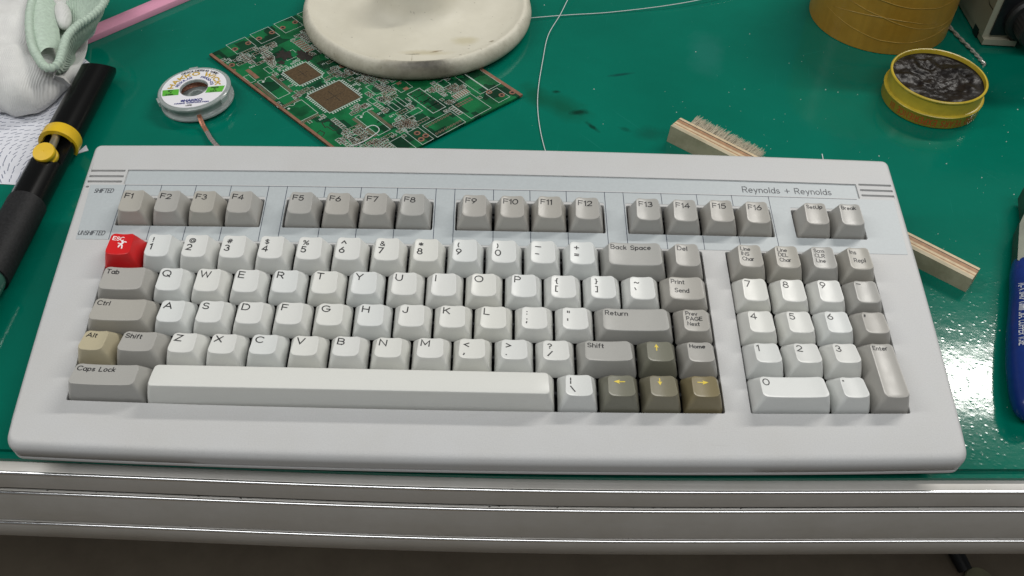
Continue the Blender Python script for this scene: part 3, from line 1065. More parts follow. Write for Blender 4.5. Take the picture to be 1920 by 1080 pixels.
def strip(p, q, w, z0=0.02, z1=1.55):
    d = (Vector(q) - Vector(p)).normalized()
    nn = Vector((-d.y, d.x)) * w
    return MB().prism([p, q, (q[0] + nn.x, q[1] + nn.y), (p[0] + nn.x, p[1] + nn.y)], z0, z1)


strip(lerp2(BC[0], BC[1], 0.0), BC[1], 2.0, -0.02, 1.56).build('copper_edge', M['copper'], pcb, smooth=False)
strip(BC[2], BC[3], 2.6, -0.02, 1.56).build('copper_edge', M['copper'], pcb, smooth=False)
taken = []


def outline_rect(a0, a1, b0, b1, w=0.32, name='footprint_outline', notch=False, z=ZT + 0.05):
    if notch:
        bm_ = (b0 + b1) / 2
        P_ = [(a0, b0), (a1, b0), (a1, b1), (a0, b1), (a0, bm_ + 1.6)] + [(a0 + 1.6 * sin(radians(t)), bm_ + 1.6 * cos(radians(t))) for t in range(0, 181, 30)] + [(a0, b0)]
    else:
        P_ = [(a0, b0), (a1, b0), (a1, b1), (a0, b1), (a0, b0)]
    return MB().ribbon(P_, w, lambda x, y: (x, y, z)).build(name, M['silk'], pcb)


def pads_row(a0, a1, b, pitch, la, lb, mat='tin'):
    q = MB()
    n_ = max(1, int((a1 - a0) / pitch))
    for i in range(n_ + 1):
        x = a0 + (a1 - a0) * i / n_
        q.box(x - la / 2, x + la / 2, b - lb / 2, b + lb / 2, ZT - .02, ZT + 0.09)
    o = q.build('pad_row', M[mat], pcb, smooth=False)
    o['kind'] = 'stuff'
    return o


def pads_col(b0, b1, a, pitch, la, lb, mat='tin'):
    q = MB()
    n_ = max(1, int((b1 - b0) / pitch))
    for i in range(n_ + 1):
        y = b0 + (b1 - b0) * i / n_
        q.box(a - la / 2, a + la / 2, y - lb / 2, y + lb / 2, ZT - .02, ZT + 0.09)
    o = q.build('pad_row', M[mat], pcb, smooth=False)
    o['kind'] = 'stuff'


for a0, a1, b0, b1 in ((51, 70, 26.5, 44), (83, 107, 24.3, 48.8)):        # the two big chip lands
    ch = MB().box(a0, a1, b0, b1, ZT - .02, ZT + 0.08).build('chip_land', M['chip'], pcb, smooth=False)
    am, bm2 = (a0 + a1) / 2, (b0 + b1) / 2
    q = MB().box(am - .15, am + .15, b0 + 5, b1 - 5, ZT + .08, ZT + .10).box(a0 + 5, a1 - 5, bm2 - .15, bm2 + .15, ZT + .08, ZT + .101)
    q.build('dark_cross', M['soot'], ch, smooth=False)
    outline_rect(a0 - .6, a1 + .6, b0 - .6, b1 + .6, 0.55)
    for aa in [a0 + 1 + i * 2.0 for i in range(int((a1 - a0) / 2.0))]:
        for bb, s in ((b0 - 1.9, -1), (b1 + 1.9, 1)):
            taken.append((aa - .5, aa + .5, bb - 1, bb + 1))
    q = MB()
    for aa in [a0 + 1 + i * 1.9 for i in range(int((a1 - a0) / 1.9))]:
        for bb in (b0 - 2.0, b1 + 2.0):
            q.box(aa - .45, aa + .45, bb - .8, bb + .8, ZT, ZT + .06)
    for bb in [b0 + 1 + i * 1.9 for i in range(int((b1 - b0) / 1.9))]:
        for aa in (a0 - 2.0, a1 + 2.0):
            q.box(aa - .8, aa + .8, bb - .45, bb + .45, ZT, ZT + .06)
    q = q.build('tick_marks', M['silk'], pcb, smooth=False)
    q['kind'] = 'stuff'
    taken.append((a0 - 4, a1 + 4, b0 - 4, b1 + 4))
for a0, a1, b0, b1 in ((48.5, 73.3, 7.3, 16.6), (84, 102.6, 3.6, 18.2), (121.6, 146.4, 33.4, 42.8)):
    outline_rect(a0, a1, b0, b1, 0.36, notch=True)
    if a1 - a0 > 20:
        pads_row(a0 + 1, a1 - 1, b0 - 1.7, 1.2, 0.85, 2.2)
        pads_row(a0 + 1, a1 - 1, b1 + 1.7, 1.2, 0.85, 2.2)
    else:
        pads_col(b0 + 1, b1 - 1, a0 - 1.7, 1.2, 2.2, 0.85)
        pads_col(b0 + 1, b1 - 1, a1 + 1.7, 1.2, 2.2, 0.85)
    taken.append((a0 - 3, a1 + 3, b0 - 3, b1 + 3))
    MB().lathe([(0.9, ZT), (0.9, ZT + .06)], 14, a0 + 2.6, b0 + 3).build('index_mark', M['silk'], pcb)
for a0, a1, b0, b1 in ((-2.2, 12.3, 14.6, 29.6), (-2.6, 12.2, 34.0, 49.0), (-3.0, 12.0, 54.0, 69.0), (-3.2, 12, 74, 89), (38.4, 45.8, 18.6, 22.4), (156.9, 172.0, 60.0, 83.4), (110, 120.4, 71.8, 81.5),
                       (151.2, 171.6, 88.4, 105.6), (158.1, 170.9, 113.0, 122.8), (156.0, 171.6, 48.4, 57.2), (156.2, 171.4, 34.4, 43.4), (140.2, 144.8, 59.1, 70.1), (125.1, 133.8, 57, 60.8),
                       (122.7, 134, 64.1, 67.0), (127.5, 134.7, 96.2, 102.5), (130, 156, 110, 128), (32.5, 41, 36, 46), (37.8, 46.8, 3.4, 7.4), (16, 30, 76, 86), (100, 112, 58, 63), (112, 118, 50, 54)):
    outline_rect(a0, a1, b0, b1, 0.31)
    taken.append((a0 - .8, a1 + .8, b0 - .8, b1 + .8))
for k in range(4):
    b0 = 73.6
    a0 = 124.4 + k * 6.75
    outline_rect(a0, a0 + 6.75, b0, 84.0, 0.4)
    for bb in (75.6, 82.0):
        pads_row(a0 + 1.6, a0 + 5.2, bb, 3.4, 1.2, 1.2, 'soot')
taken.append((123, 153, 72, 86))
outline_rect(129, 156, 116.8, 117.3, 0.4)
for ha, hb in [(21, 4.9), (6.1, 16.6), (5.8, 27.3), (5.7, 36.2), (5.2, 47.1), (5.0, 56.2), (4.8, 66.8), (4.8, 76), (4.7, 87), (70.6, 60.5), (168.4, 127.2), (158, 116), (166, 120), (160.5, 53), (166, 55.5), (167, 51)]:
    rg = MB().loft([[(ha + rr * cos(t * pi / 10), hb + rr * sin(t * pi / 10), z) for t in range(20)] for rr, z in ((2.1, ZT), (2.1, ZT + .1), (1.1, ZT + .1), (1.0, ZT - .6))], cap0=False).build('plated_hole', M['copper'], pcb)
    MB().lathe([(1.06, ZT + .02), (1.06, ZT + .04)], 16, ha, hb).build('hole_bore', M['hole'], rg)
    taken.append((ha - 2.4, ha + 2.4, hb - 2.4, hb + 2.4))
for bb in (63, 80.6):                                                    # two rows of pin holes of the long connector
    for i in range(10) if False else range(9):
        yb = 62.0 + i * 2.4
        aa = 159.2 if bb == 63 else 169.0
        rg = MB().loft([[(aa + rr * cos(t * pi / 6), yb + rr * sin(t * pi / 6), z) for t in range(12)] for rr, z in ((1.0, ZT), (1.0, ZT + .1), (.5, ZT + .1), (.45, ZT - .5))], cap0=False).build('plated_hole', M['tin'], pcb)
for i in range(7):
    for j in range(2):
        aa, yb = 154.5 + 2.2 * j, 90.5 + i * 1.9
        MB().loft([[(aa + rr * cos(t * pi / 5), yb + rr * sin(t * pi / 5), z) for t in range(10)] for rr, z in ((.8, ZT), (.8, ZT + .1), (.4, ZT + .1))], cap0=False).build('plated_hole', M['tin'], pcb)
for a0, a1, b0, b1 in ((32.2, 45.4, 8.3, 11.2), (109.8, 112.6, 75.4, 78.6), (117.6, 120.6, 75.2, 78.6), (26, 28, 3, 4)):
    MB().box(a0, a1, b0, b1, ZT - .02, ZT + .1).build('copper_pad', M['copper'], pcb, smooth=False)
    taken.append((a0 - 1, a1 + 1, b0 - 1, b1 + 1))
for k in range(7):                                                       # resistor networks: light and copper bars
    for (ax, bx, da) in ((25.5 + k * 2.5, 51.5, 0), (145.2, 94.6 + k * 1.8, 1)):
        if da:
            MB().box(ax, ax + 4.4, bx, bx + 0.8, ZT - .02, ZT + .1).build('copper_pad', M['copper'], pcb, smooth=False)
            outline_rect(ax - .3, ax + 4.7, bx - .35, bx + 1.15, 0.28)
        else:
            MB().box(ax, ax + 1.1, bx, bx + 6.0, ZT - .02, ZT + .1).build('copper_pad', M['copper'], pcb, smooth=False)
            outline_rect(ax - .35, ax + 1.5, bx - .3, bx + 6.3, 0.28)
taken += [(24, 43, 50, 59), (144, 151, 93, 108)]
for (lp) in ([(112.6, 14.2), (112.8, 19.2), (119, 19.4), (119, 17), (124.4, 19.6), (124.4, 15), (118, 14.4), (118, 12.8), (112.6, 14.2)], [(119.6, 4.3), (118.2, 8.8), (122, 9.6), (124, 7), (123.4, 4.4), (119.6, 4.3)]):
    MB().ribbon(lp, 0.6, lambda x, y: (x, y, ZT + .03)).build('dark_outline', M['hole'], pcb)
taken += [(110, 127, 2, 21)]


def free(a, b_, h):
    return all(not (t[0] - h < a < t[1] + h and t[2] - h < b_ < t[3] + h) for t in taken)


rnd = random.Random(3)
silk, tin, dots = MB(), MB(), MB()
clusters = [(12, 24, 8, 24), (14, 24, 22, 72), (22, 32, 14, 34), (30, 50, 22, 34), (44, 50, 36, 60), (44, 84, 17, 24), (72, 84, 0, 24), (74, 82, 22, 66), (104, 124, 20, 66), (60, 82, 46, 66), (108, 150, 44, 72),
            (84, 110, 50, 90), (120, 156, 84, 110), (146, 158, 20, 70), (124, 156, 5, 34), (148, 160, 58, 100), (105, 112, 4, 24), (128, 150, 18, 34), (154, 170, 84, 90), (10, 18, 3, 14), (60, 110, 60, 126), (20, 60, 58, 126)]
for (a0, a1, b0, b1) in clusters:
    area = (a1 - a0) * (b1 - b0)
    for _ in range(int(area / 34) + 1):
        a, b_ = rnd.uniform(a0, a1), rnd.uniform(b0, b1)
        along = rnd.random() < 0.55
        n_ = rnd.choice((1, 2, 3, 4, 5, 6))
        for k in range(n_):
            aa, bb = (a + k * 2.1, b_) if along else (a, b_ + k * 2.1)
            if not (2 < aa < 168 and 3 < bb < 126) or not free(aa, bb, 0.6):
                continue
            sx_, sy_ = (0.75, 1.25) if along else (1.25, 0.75)
            for s in (-1, 1):
                px_, py_ = (aa, bb + s * 0.95) if along else (aa + s * 0.95, bb)
                tin.box(px_ - .5, px_ + .5, py_ - .45, py_ + .45, ZT - .02, ZT + .08)
            silk.ribbon([(aa - sx_ - .1, bb - sy_ - .3), (aa + sx_ + .1, bb - sy_ - .3), (aa + sx_ + .1, bb + sy_ + .3), (aa - sx_ - .1, bb + sy_ + .3), (aa - sx_ - .1, bb - sy_ - .3)], 0.26, lambda x, y: (x, y, ZT + .05))
        if rnd.random() < 0.8:
            t = rnd.choice('RCDULTQ') + str(rnd.randint(1, 99))
            ta, tb = a + rnd.uniform(-2, 2), b_ + (2.4 if along else -2.4)
            if 3 < ta < 160 and 3 < tb < 124 and free(ta, tb, 1.2):
                if rnd.random() < .5:
                    write(silk, t, 1.5, 0.34, lambda x, y: (ta + y, tb - x, ZT + .05))
                else:
                    write(silk, t, 1.5, 0.34, lambda x, y: (ta + x, tb + y, ZT + .05))
for q, nm, mt in ((silk, 'silkscreen_marks', 'silk'), (tin, 'small_pads', 'tin')):
    o = q.build(nm, M[mt], pcb, smooth=False)
    o['kind'] = 'stuff'
for (ca_, cb_, ra, rb, sd) in ((34, 38, 7, 6, 1), (40.5, 31.5, 3.2, 2.6, 2), (44, 48, 9, 5, 3)):
    rr = random.Random(sd)
    MB().add([(ca_ + ra * cos(t * pi / 12) * rr.uniform(.6, 1.1), cb_ + rb * sin(t * pi / 12) * rr.uniform(.6, 1.1), ZT + .12) for t in range(24)], [tuple(range(24))]) if False else None
    q = MB()
    pts = [(ca_ + ra * cos(t * pi / 12) * (s := rr.uniform(.55, 1.1)), cb_ + rb * sin(t * pi / 12) * s) for t in range(24)]
    q.loft([[(x, y, ZT + .10) for x, y in pts], [(ca_ + (x - ca_) * .6, cb_ + (y - cb_) * .6, ZT + .2) for x, y in pts]])
    q.build('burnt_residue', M['soot'], pcb)

# ------------------------------------------------------------------ cream round base on the board
m = NT('cream_paint')
v = m.coord()
nz = m.noise(30, 5, 0.65, v)
r = m.ramp(nz, 'Fac', [(0.3, (0.575, 0.545, 0.445)), (0.7, (0.655, 0.625, 0.52))])
cur = (r, 'Color')
cur = spot(cur, 10, -79, 34, 6.0, 3, (0.07, 0.062, 0.048), 0.85, 140, 1.1)
cur = spot(cur, 14, -77, 16, 4, 4, (0.05, 0.045, 0.035), 0.8, 330, 0.7)
cur = spot(cur, 10, -60, 22, 4.5, 0, (0.42, 0.36, 0.20), 0.5, 130, 0.7)
cur = spot(cur, 36, -44, 12, 8, 0, (0.48, 0.43, 0.27), 0.6, 90, 0.7)
cur = spot(cur, 2, -62, 8, 1.0, 4, (0.10, 0.08, 0.05), 0.9, 260, 0.5)
cur = spot(cur, 17, -58, 7, 1.6, 18, (0.22, 0.16, 0.09), 0.8, 260, 0.5)
cur = spot(cur, 54, -47, 3, 2.4, 18, (0.20, 0.16, 0.10), 0.8, 260, 0.5)
cur = spot(cur, 1, -69, .7, 9, 2, (0.30, 0.26, 0.18), 0.6, 200, 0.5)
sp = m.noise(260, 2, 0.5, v)
r3 = m.ramp(sp, 'Fac', [(0.71, (0, 0, 0)), (0.77, (0.6, 0.6, 0.6))])
mx = m.mix((r3, 'Color'), cur, (0.14, 0.12, 0.09))
sx_ = m.n('ShaderNodeSeparateXYZ')
m.l(v[0], v[1], sx_, 'Vector')
xy_ = m.n('ShaderNodeCombineXYZ')
m.l(sx_, 'X', xy_, 'X')
m.l(sx_, 'Y', xy_, 'Y')
ln_ = m.n('ShaderNodeVectorMath', _operation='LENGTH')
m.l(xy_, 'Vector', ln_, 0)
gn = m.noise(55, 6, 0.75, v)
ma = m.n('ShaderNodeMath', _operation='MULTIPLY_ADD')
m.t.links.new(gn.outputs['Fac'], ma.inputs[0])
ma.inputs[1].default_value = 0.016
m.t.links.new(ln_.outputs['Value'], ma.inputs[2])
gr = m.n('ShaderNodeMapRange')
gr.inputs['From Min'].default_value, gr.inputs['From Max'].default_value = 0.0855, 0.092
gr.inputs['To Min'].default_value, gr.inputs['To Max'].default_value = 0.0, 0.7
m.l(ma, 'Value', gr, 'Value')
mx = m.mix((gr, 'Result'), (mx, 2), (0.26, 0.235, 0.17))  # outer rim darkened in the colour: its shaded side together with dirt
m.base(mx, 2)
m.b.inputs['Roughness'].default_value = 0.55
m.bump(nz, 'Fac', 0.10, 0.001)
M['cream'] = m.m
base = thing('round_base', 'thick round cream painted base with a black scuffed rim standing on the circuit board', 'base', (135, 266.5, 2.5))
pf = [(77, 0), (79.5, 0.8), (81.4, 3.0), (81.8, 5.6), (81.0, 9.0), (79.4, 11.6), (77.8, 13.0), (76.6, 13.4), (75.6, 13.0), (73.5, 11.6), (70, 10.4), (62, 9.4), (50, 8.6), (42, 8.7), (37, 9.3), (32, 11.0), (28, 14), (25, 19), (22, 26), (18, 33), (9, 34), (.5, 34)]
MB().lathe(pf, 128).build('painted_disc', M['cream'], base, sharp=60)

# ------------------------------------------------------------------ desoldering wick spool
M['clear'] = plain('milky_clear_plastic', (0.62, 0.68, 0.66), 0.22, Transmission_Weight=0.55, grain=0.1, gscale=150, bump=0.2)
M['label'] = plain('white_label', (0.78, 0.77, 0.80), 0.4)
M['braid'] = plain('copper_braid_wire', (0.50, 0.22, 0.14), 0.38, 0.6, grain=0.35, gscale=900, bump=0.5)
M['braid_tinned'] = plain('tinned_braid', (0.52, 0.45, 0.42), 0.35, 0.7, grain=0.4, gscale=900, bump=0.5)
wk = thing('wick_spool', 'round flat spool of copper desoldering wick with white and green printed label', 'spool', (-0.8, 163.0, 1.0), (0, radians(-4), radians(4)))
wk.scale = (0.92, 0.92, 0.88)
MB().lathe([(4, 0.3), (24.6, 0.3), (25.4, 0.8), (25.4, 2.0), (23.4, 2.6), (22.8, 3.4), (22.8, 8.0), (23.6, 8.6), (25.3, 9.2), (25.3, 10.6), (24.6, 11.2), (9.6, 11.4), (9.2, 10.6), (9.2, 9.6), (20, 9.0), (20, 3.0), (4, 2.6)], 72, cap0=False, cap1=False).build('housing', M['clear'], wk)
for ang in (100, 205, 330):
    a = radians(ang)
    MB().box(25.0, 26.4, -3, 3, 7.4, 10.9, Matrix.Rotation(a, 4, 'Z')).build('rim_tab', M['clear'], wk, smooth=False)
lb = MB().loft([[(rr * cos(t * pi / 36), rr * sin(t * pi / 36), z) for t in range(72)] for rr, z in ((10.0, 11.42), (10.0, 11.6), (22.6, 11.5), (22.6, 11.25))], cap0=False, cap1=False).build('label', M['label'], wk)
ZL = 11.72


def ring_text(mb, s, h, w, rad, a_mid, sx=1.0, gap=0.25):
    ls, tw = text_lines(s, h, sx, gap)
    for l in ls:
        mb.ribbon([(px - tw / 2, py) for px, py in l], w, lambda x, y: ((rad + y) * cos(radians(a_mid) - x / rad), (rad + y) * sin(radians(a_mid) - x / rad), ZL - 0.02 * (rad + y) / 10))


q = MB()
ring_text(q, 'DESOLDERING WIRE', 2.0, 0.42, 19.4, 84, 0.95)
q.build('print', M['black_ink'], lb)
q = MB()
ring_text(q, 'HAKKO WICK', 3.5, 1.0, 14.9, 90, 1.3, 0.30)
q.build('print', M['gold_ink'], lb)
q = MB()
ring_text(q, 'REGULAR', 1.9, 0.42, 11.6, 137, 1.05)
ring_text(q, 'FR100-03', 1.9, 0.48, 11.6, 42, 1.05)
q.build('print', M['blue_ink'], lb)
q = MB()
write(q, '*HAKKO', 2.5, 0.75, lambda x, y: (-6.5 + x, -16.0 + y, ZL), sx=1.0, gap=0.25)
write(q, 'HAKKO CORPORATION', 1.1, 0.4, lambda x, y: (-10.5 + x, -18.0 + y, ZL), sx=1.25, gap=0.3)
q.build('print', M['blue_ink'], lb)
q = MB()
write(q, 'LDPE', 1.2, 0.3, lambda x, y: (-2.2 + x, -20.9 + y, ZL), sx=1.0)
for t, x0, y0 in (('5FT', -17.6, -2.6), ('X', -16.0, -4.6), ('2.5mm', -18.6, -6.6), ('MADE', 12.6, -2.4), ('IN', 14.6, -4.4), ('U.S.A', 12.4, -6.5)):
    write(q, t, 1.3, 0.4, lambda x, y: (x0 + x, y0 + y, ZL + .04))
q.build('print', M['black_ink'], lb)
for sgn in (-1, 1):
    q = MB()
    P_ = [(9.0, -7.2), (20.8, -7.2), (21.8, -.4), (10.2, -.4)] if sgn > 0 else [(-20.8, -7.2), (-9.6, -7.2), (-10.2, -.4), (-21.8, -.4)]
    q.add([(x, y, ZL) for x, y in P_], [(0, 1, 2, 3)])
    q.build('green_bar', M['green_ink'], lb, smooth=False)
q = MB()
for i in range(26):
    z = 3.2 + 5.4 * (i % 5) / 5
    rr = 13.5 + (i // 5) * 1.0
    q.tube([(rr * cos(t * pi / 20), rr * sin(t * pi / 20), z + .02 * t) for t in range(41)], 0.75, 6)
q = q.build('copper_coil', M['braid'], wk)
q['kind'] = 'stuff'
MB().loft([[(rr * cos(t * pi / 24), rr * sin(t * pi / 24), z) for t in range(48)] for rr, z in ((7.2, 3.0), (6.2, 5.4), (4.6, 5.6), (4.2, 2.0))], cap0=False, cap1=False).build('hub', M['clear'], wk)
tail = [(5.0, -22.6, 4.5), (6.4, -26.4, 3.2), (8.6, -31.5, 1.2), (11.5, -37, 0.8), (15, -44.5, .8), (19, -51, .8), (24, -58, .8)]
for nm, mt, seg_ in (('braid_tail', 'braid', tail[:4]), ('tinned_tail', 'braid_tinned', tail[3:])):
    q = MB()
    P_ = [Vector(p) for p in seg_]
    rings = []
    for i in range(len(P_) * 6 - 5):
        t = i / 6
        k = min(int(t), len(P_) - 2)
        p = P_[k].lerp(P_[k + 1], t - k)
        d = (P_[k + 1] - P_[k]).normalized()
        s = d.cross(Vector((0, 0, 1))).normalized() * (1.35 + 0.18 * (i % 2))
        u = s.cross(d).normalized() * .35
        rings.append([p - s - u * .3, p - s * .4 - u, p + s * .4 - u, p + s - u * .3, p + s + u * .3, p + s * .4 + u, p - s * .4 + u, p - s + u * .3])
    q.loft(rings)
    q.build(nm, M[mt], wk)

# ------------------------------------------------------------------ yellow tin of black paste
M['tin_yellow'] = plain('yellow_lacquer', (0.47, 0.35, 0.03), 0.3, grain=0.12, gscale=120, spec=0.5)
m = NT('black_grease')
v = m.coord()
nz = m.noise(150, 3, 0.5, v)
nz.inputs['Distortion'].default_value = 1.5
n2 = m.noise(60, 3, 0.6, v)
r = m.ramp(n2, 'Fac', [(0.35, (0.004, 0.003, 0.003)), (0.7, (0.016, 0.012, 0.010))])
m.base(r, 'Color')
m.b.inputs['Roughness'].default_value = 0.36
m.b.inputs['Specular IOR Level'].default_value = 0.22
bp = m.bump(nz, 'Fac', 0.16, 0.003)
M['grease'] = m.m
tn = thing('tin', 'small round yellow tin filled with black grease, red lettering round its side', 'tin', (482.8, 180.6, 0))
MB().lathe([(29, 0), (31, 0.3), (31.5, 1.0), (31.5, 8.0), (32.0, 8.6), (32.1, 9.3), (31.5, 9.9), (30.5, 10.1), (30.3, 10.6), (30.3, 18.8), (30.9, 19.3), (30.9, 20.0), (30.3, 20.5), (29.5, 20.3), (29.2, 19.4), (29.2, 12)], 96, cap1=False).build('can', M['tin_yellow'], tn, sharp=50)
q = MB()
rings = []
for k in range(0, 34):
    rr = 29.2 * (1 - k / 33.5)
    ring = []
    for j in range(130):
        a = 2 * pi * j / 130
        x, y = rr * cos(a), rr * sin(a)
        z = 16.4 + 1.1 * (rr / 29.2) ** 4 + (2.2 * noise.noise(Vector((x * .13, y * .13, 1))) + 0.6 * noise.noise(Vector((x * .26, y * .35, 5))) + 0.18 * noise.noise(Vector((x * .8 + 9, y * .8, 5)))) * (1 - (rr / 29.3) ** 6) - 2.6 * math.exp(-((x - 4) ** 2 + (y + 6) ** 2) / 160)
        ring.append((x, y, z))
    rings.append(ring)
q.loft(rings, cap0=False).build('grease', M['grease'], tn, sharp=80)
q = MB()


def around(x, y):        # printed upside down: runs from the right-hand side to the left
    a = radians(-52) - x / 31.6
    return (31.6 * cos(a), 31.6 * sin(a), 6.7 - y)


write(q, '100 YEARS EXPERIENCE IN', 4.3, 0.62, around, sx=0.62, gap=0.42)
q.build('print', M['red_ink'], tn)

# ------------------------------------------------------------------ roll of brown tape
m = NT('brown_tape')
v = m.coord()
nz = m.noise(18, 5, 0.7, v)
r = m.ramp(nz, 'Fac', [(0.3, (0.33, 0.175, 0.020)), (0.7, (0.44, 0.25, 0.036))])
v2 = m.coord('Object', (300, 300, 14))
n3 = m.noise(1, 3, 0.6, v2)
r2 = m.ramp(n3, 'Fac', [(0.35, (0.94, 0.94, 0.94)), (0.65, (1.04, 1.04, 1.04))])
mx = m.mix(1.0, (r, 'Color'), (r2, 'Color'), 'MULTIPLY')
m.base(mx, 2)
m.b.inputs['Roughness'].default_value = 0.32
m.bump(nz, 'Fac', 0.25, 0.002)
M['tape'] = m.m
M['tape_edge'] = plain('tape_edge', (0.40, 0.26, 0.06), 0.3)
M['board_core'] = plain('cardboard_core', (0.26, 0.19, 0.11), 0.8, grain=0.1, gscale=200)
tp = thing('tape_roll', 'wide brown packing tape roll standing behind the yellow tin', 'tape roll', (474, 283, 0))
MB().lathe([(38.6, 0), (49.4, 0), (49.9, .5), (50, 20), (49.8, 40), (50.1, 60), (49.9, 74.5), (49.4, 75), (38.6, 75)], 96, cap0=False, cap1=False).build('tape', M['tape'], tp)
MB().loft([[(rr * cos(t * pi / 40), rr * sin(t * pi / 40), z) for t in range(80)] for rr, z in ((38.5, 0), (36, 0), (36, 75.5), (38.5, 75.5), (38.5, 0))], cap0=False, cap1=False).build('core', M['board_core'], tp)
for z0, am, ph, a0, a1 in ((15, 5, 1.5, 200, 330), (26, 7, 0.4, 190, 335), (22, -6, 2.2, 205, 300), (40, 4, 0.8, 190, 330)):
    q = MB()
    pts = []
    for i in range(50):
        a = radians(a0 + (a1 - a0) * i / 49)
        pts.append((50.05 * cos(a), 50.05 * sin(a), z0 + am * sin(2 * a + ph) + 0.5 * noise.noise(Vector((a * 4, z0, 0)))))
    q.tube(pts, [0.04 + 0.42 * sin(pi * i / 49) * (.5 + .5 * noise.noise(Vector((i * .3, z0, 1)))) for i in range(50)], 6).build('tape_crease', M['tape_edge'], tp)

# ------------------------------------------------------------------ cream instrument with black knob
M['ivory'] = plain('ivory_enamel', (0.34, 0.325, 0.245), 0.35, grain=0.05, gscale=60)
M['black_plastic'] = plain('black_plastic', (0.010, 0.010, 0.012), 0.35, grain=0.2, gscale=300)
M['rubber'] = plain('black_rubber', (0.014, 0.014, 0.014), 0.45)
mi = thing('bench_instrument', 'cream and black instrument with a ribbed black knob behind the twisted wire', 'instrument', (539, 248, 0))
b = MB()
b.loft([[(0, 2, z), (0, 160, z), (125, 160, z), (125, 2, z)] if False else [(0.0, 2, z), (125, 2, z), (125, 160, z), (0, 160, z)] for z in (5.5, 120)])
b.build('housing', M['ivory'], mi, smooth=False)
MB().prism([(0.6, -1), (24, -2.5), (24, 6), (60, 6), (60, 120), (0.6, 120)], 1.2, 5.5).build('base_ledge', M['ivory'], mi, smooth=False)
MB().box(4.5, 124, 0.6, 2.0, 8, 119).build('front_panel', M['black_plastic'], mi, smooth=False)
for fx, fy in ((8, 40), (8, 110), (110, 20)):
    MB().lathe([(6, 0), (6, 1.2)], 20, fx, fy).build('foot', M['rubber'], mi)
MB().box(-0.3, 6, 9, 17, 0.2, 7).build('side_notch_stand_in', M['black_plastic'], mi, smooth=False)  # black box added for the dark inside of a notch
q = MB()
q.ribbon([(60, 92), (36, 60), (24, 40), (16, 30), (10, 27), (3, 27)], 0.8, lambda y, z: (-0.06, y, z))
q.build('seam_line', M['black_plastic'], mi)
R90 = Matrix.Translation((27, 0.5, 22)) @ Matrix.Rotation(radians(90), 4, 'X')
for prof, nm in (([(17, 0), (17, 3), (15.5, 5), (14, 5.2)], 'knob_collar'), ([(12.5, 5), (12.5, 18), (11.8, 19.5), (8, 19.8), (7.6, 18.6), (.4, 18.4)], 'knob')):
    q = MB()
    nn = 60
    rr = []
    for r_, z in prof:
        rr.append([R90 @ Vector(((r_ + (0.35 if (j % 2 and nm == 'knob' and r_ > 12) else 0)) * cos(2 * pi * j / nn), (r_ + (0.35 if (j % 2 and nm == 'knob' and r_ > 12) else 0)) * sin(2 * pi * j / nn), z)) for j in range(nn)])
    q.loft(rr).build(nm, M['rubber'], mi, sharp=30)

# ------------------------------------------------------------------ wires
M['steel'] = plain('bright_wire', (0.92, 0.94, 0.94), 0.2, 0.35)


def curve(pts, n=8):
    P_ = [Vector(p) for p in pts]
    out = []
    for i in range(len(P_) - 1):
        p0, p1, p2, p3 = P_[max(i - 1, 0)], P_[i], P_[i + 1], P_[min(i + 2, len(P_) - 1)]
        for k in range(n):
            t = k / n
            out.append(0.5 * ((2 * p1) + (p2 - p0) * t + (2 * p0 - 5 * p1 + 4 * p2 - p3) * t * t + (3 * p1 - p0 - 3 * p2 + p3) * t ** 3))
    return out + [P_[-1]]


q = MB().tube(curve([(198, 262, 3), (212.6, 267, 2.2), (241.8, 273.8, 1.4), (270, 278.6, 1.0), (297.4, 283.9, 1.6), (321.7, 289.3, 2.5), (346.6, 297.7, 3), (372, 309, 4)]), 0.28, 6)
tag(q.build('wire', M['steel']), 'straight bright wire lying across the mat behind the keyboard, between cream base and tape roll', 'wire')
q = MB().tube(curve([(252, 312, 6), (245.3, 293.6, 5), (237.9, 271.5, 3), (228.8, 246.8, 1.6), (224.5, 217, 1.2), (220.6, 179.9, 1), (220.6, 151.1, .8), (224.1, 120.5, .8), (230, 100, .8)]), 0.28, 6)
tag(q.build('wire', M['steel']), 'thin bright wire curving down the mat to the back of the keyboard', 'wire')
q = MB().tube(curve([(110.5, 134.5, 2.8), (113.7, 137.1, 3.4), (116.7, 137.2, 3.6), (119.2, 135.1, 3.4), (119.5, 132.4, 3), (116.9, 128.6, 2.9), (112.4, 123.2, 2.9), (107.6, 119.4, 2.9), (103, 117, 2.9)]), 0.30, 6)
tag(q.build('wire', M['steel']), 'tiny curled wire offcut lying on the green circuit board', 'wire')
q = MB().tube([(398.2, 121.5, 0.4), (397.0, 110, .6), (396, 96, .6)], 0.32, 6)
tag(q.build('wire', M['steel']), 'short straight wire offcut poking out behind the keyboard, right of the brush', 'wire')
q = MB()
ax = curve([(517.5, 297, 1.5), (520.4, 281, 1.5), (526, 254.4, 1.5), (531.2, 234.4, 1.4), (533.4, 221.5, 1.2)], 16)
for ph in (0, pi):
    pts = []
    for i, p in enumerate(ax):
        d = (ax[min(i + 1, len(ax) - 1)] - ax[max(i - 1, 0)]).normalized()
        s = d.cross(Vector((0, 0, 1))).normalized()
        a = i * 0.62 + ph
        sp_ = 0.75 + (0.9 * max(0, i - len(ax) + 6) / 6 if ph else 0)
        pts.append(p + s * cos(a) * sp_ + Vector((0, 0, 1)) * sin(a) * .75)
    q.tube(pts, 0.72, 7)
tag(q.build('twisted_wire', plain('dull_wire', (0.50, 0.49, 0.44), 0.25, 0.5)), 'two silvery wire strands twisted together beside the tape roll', 'wire')

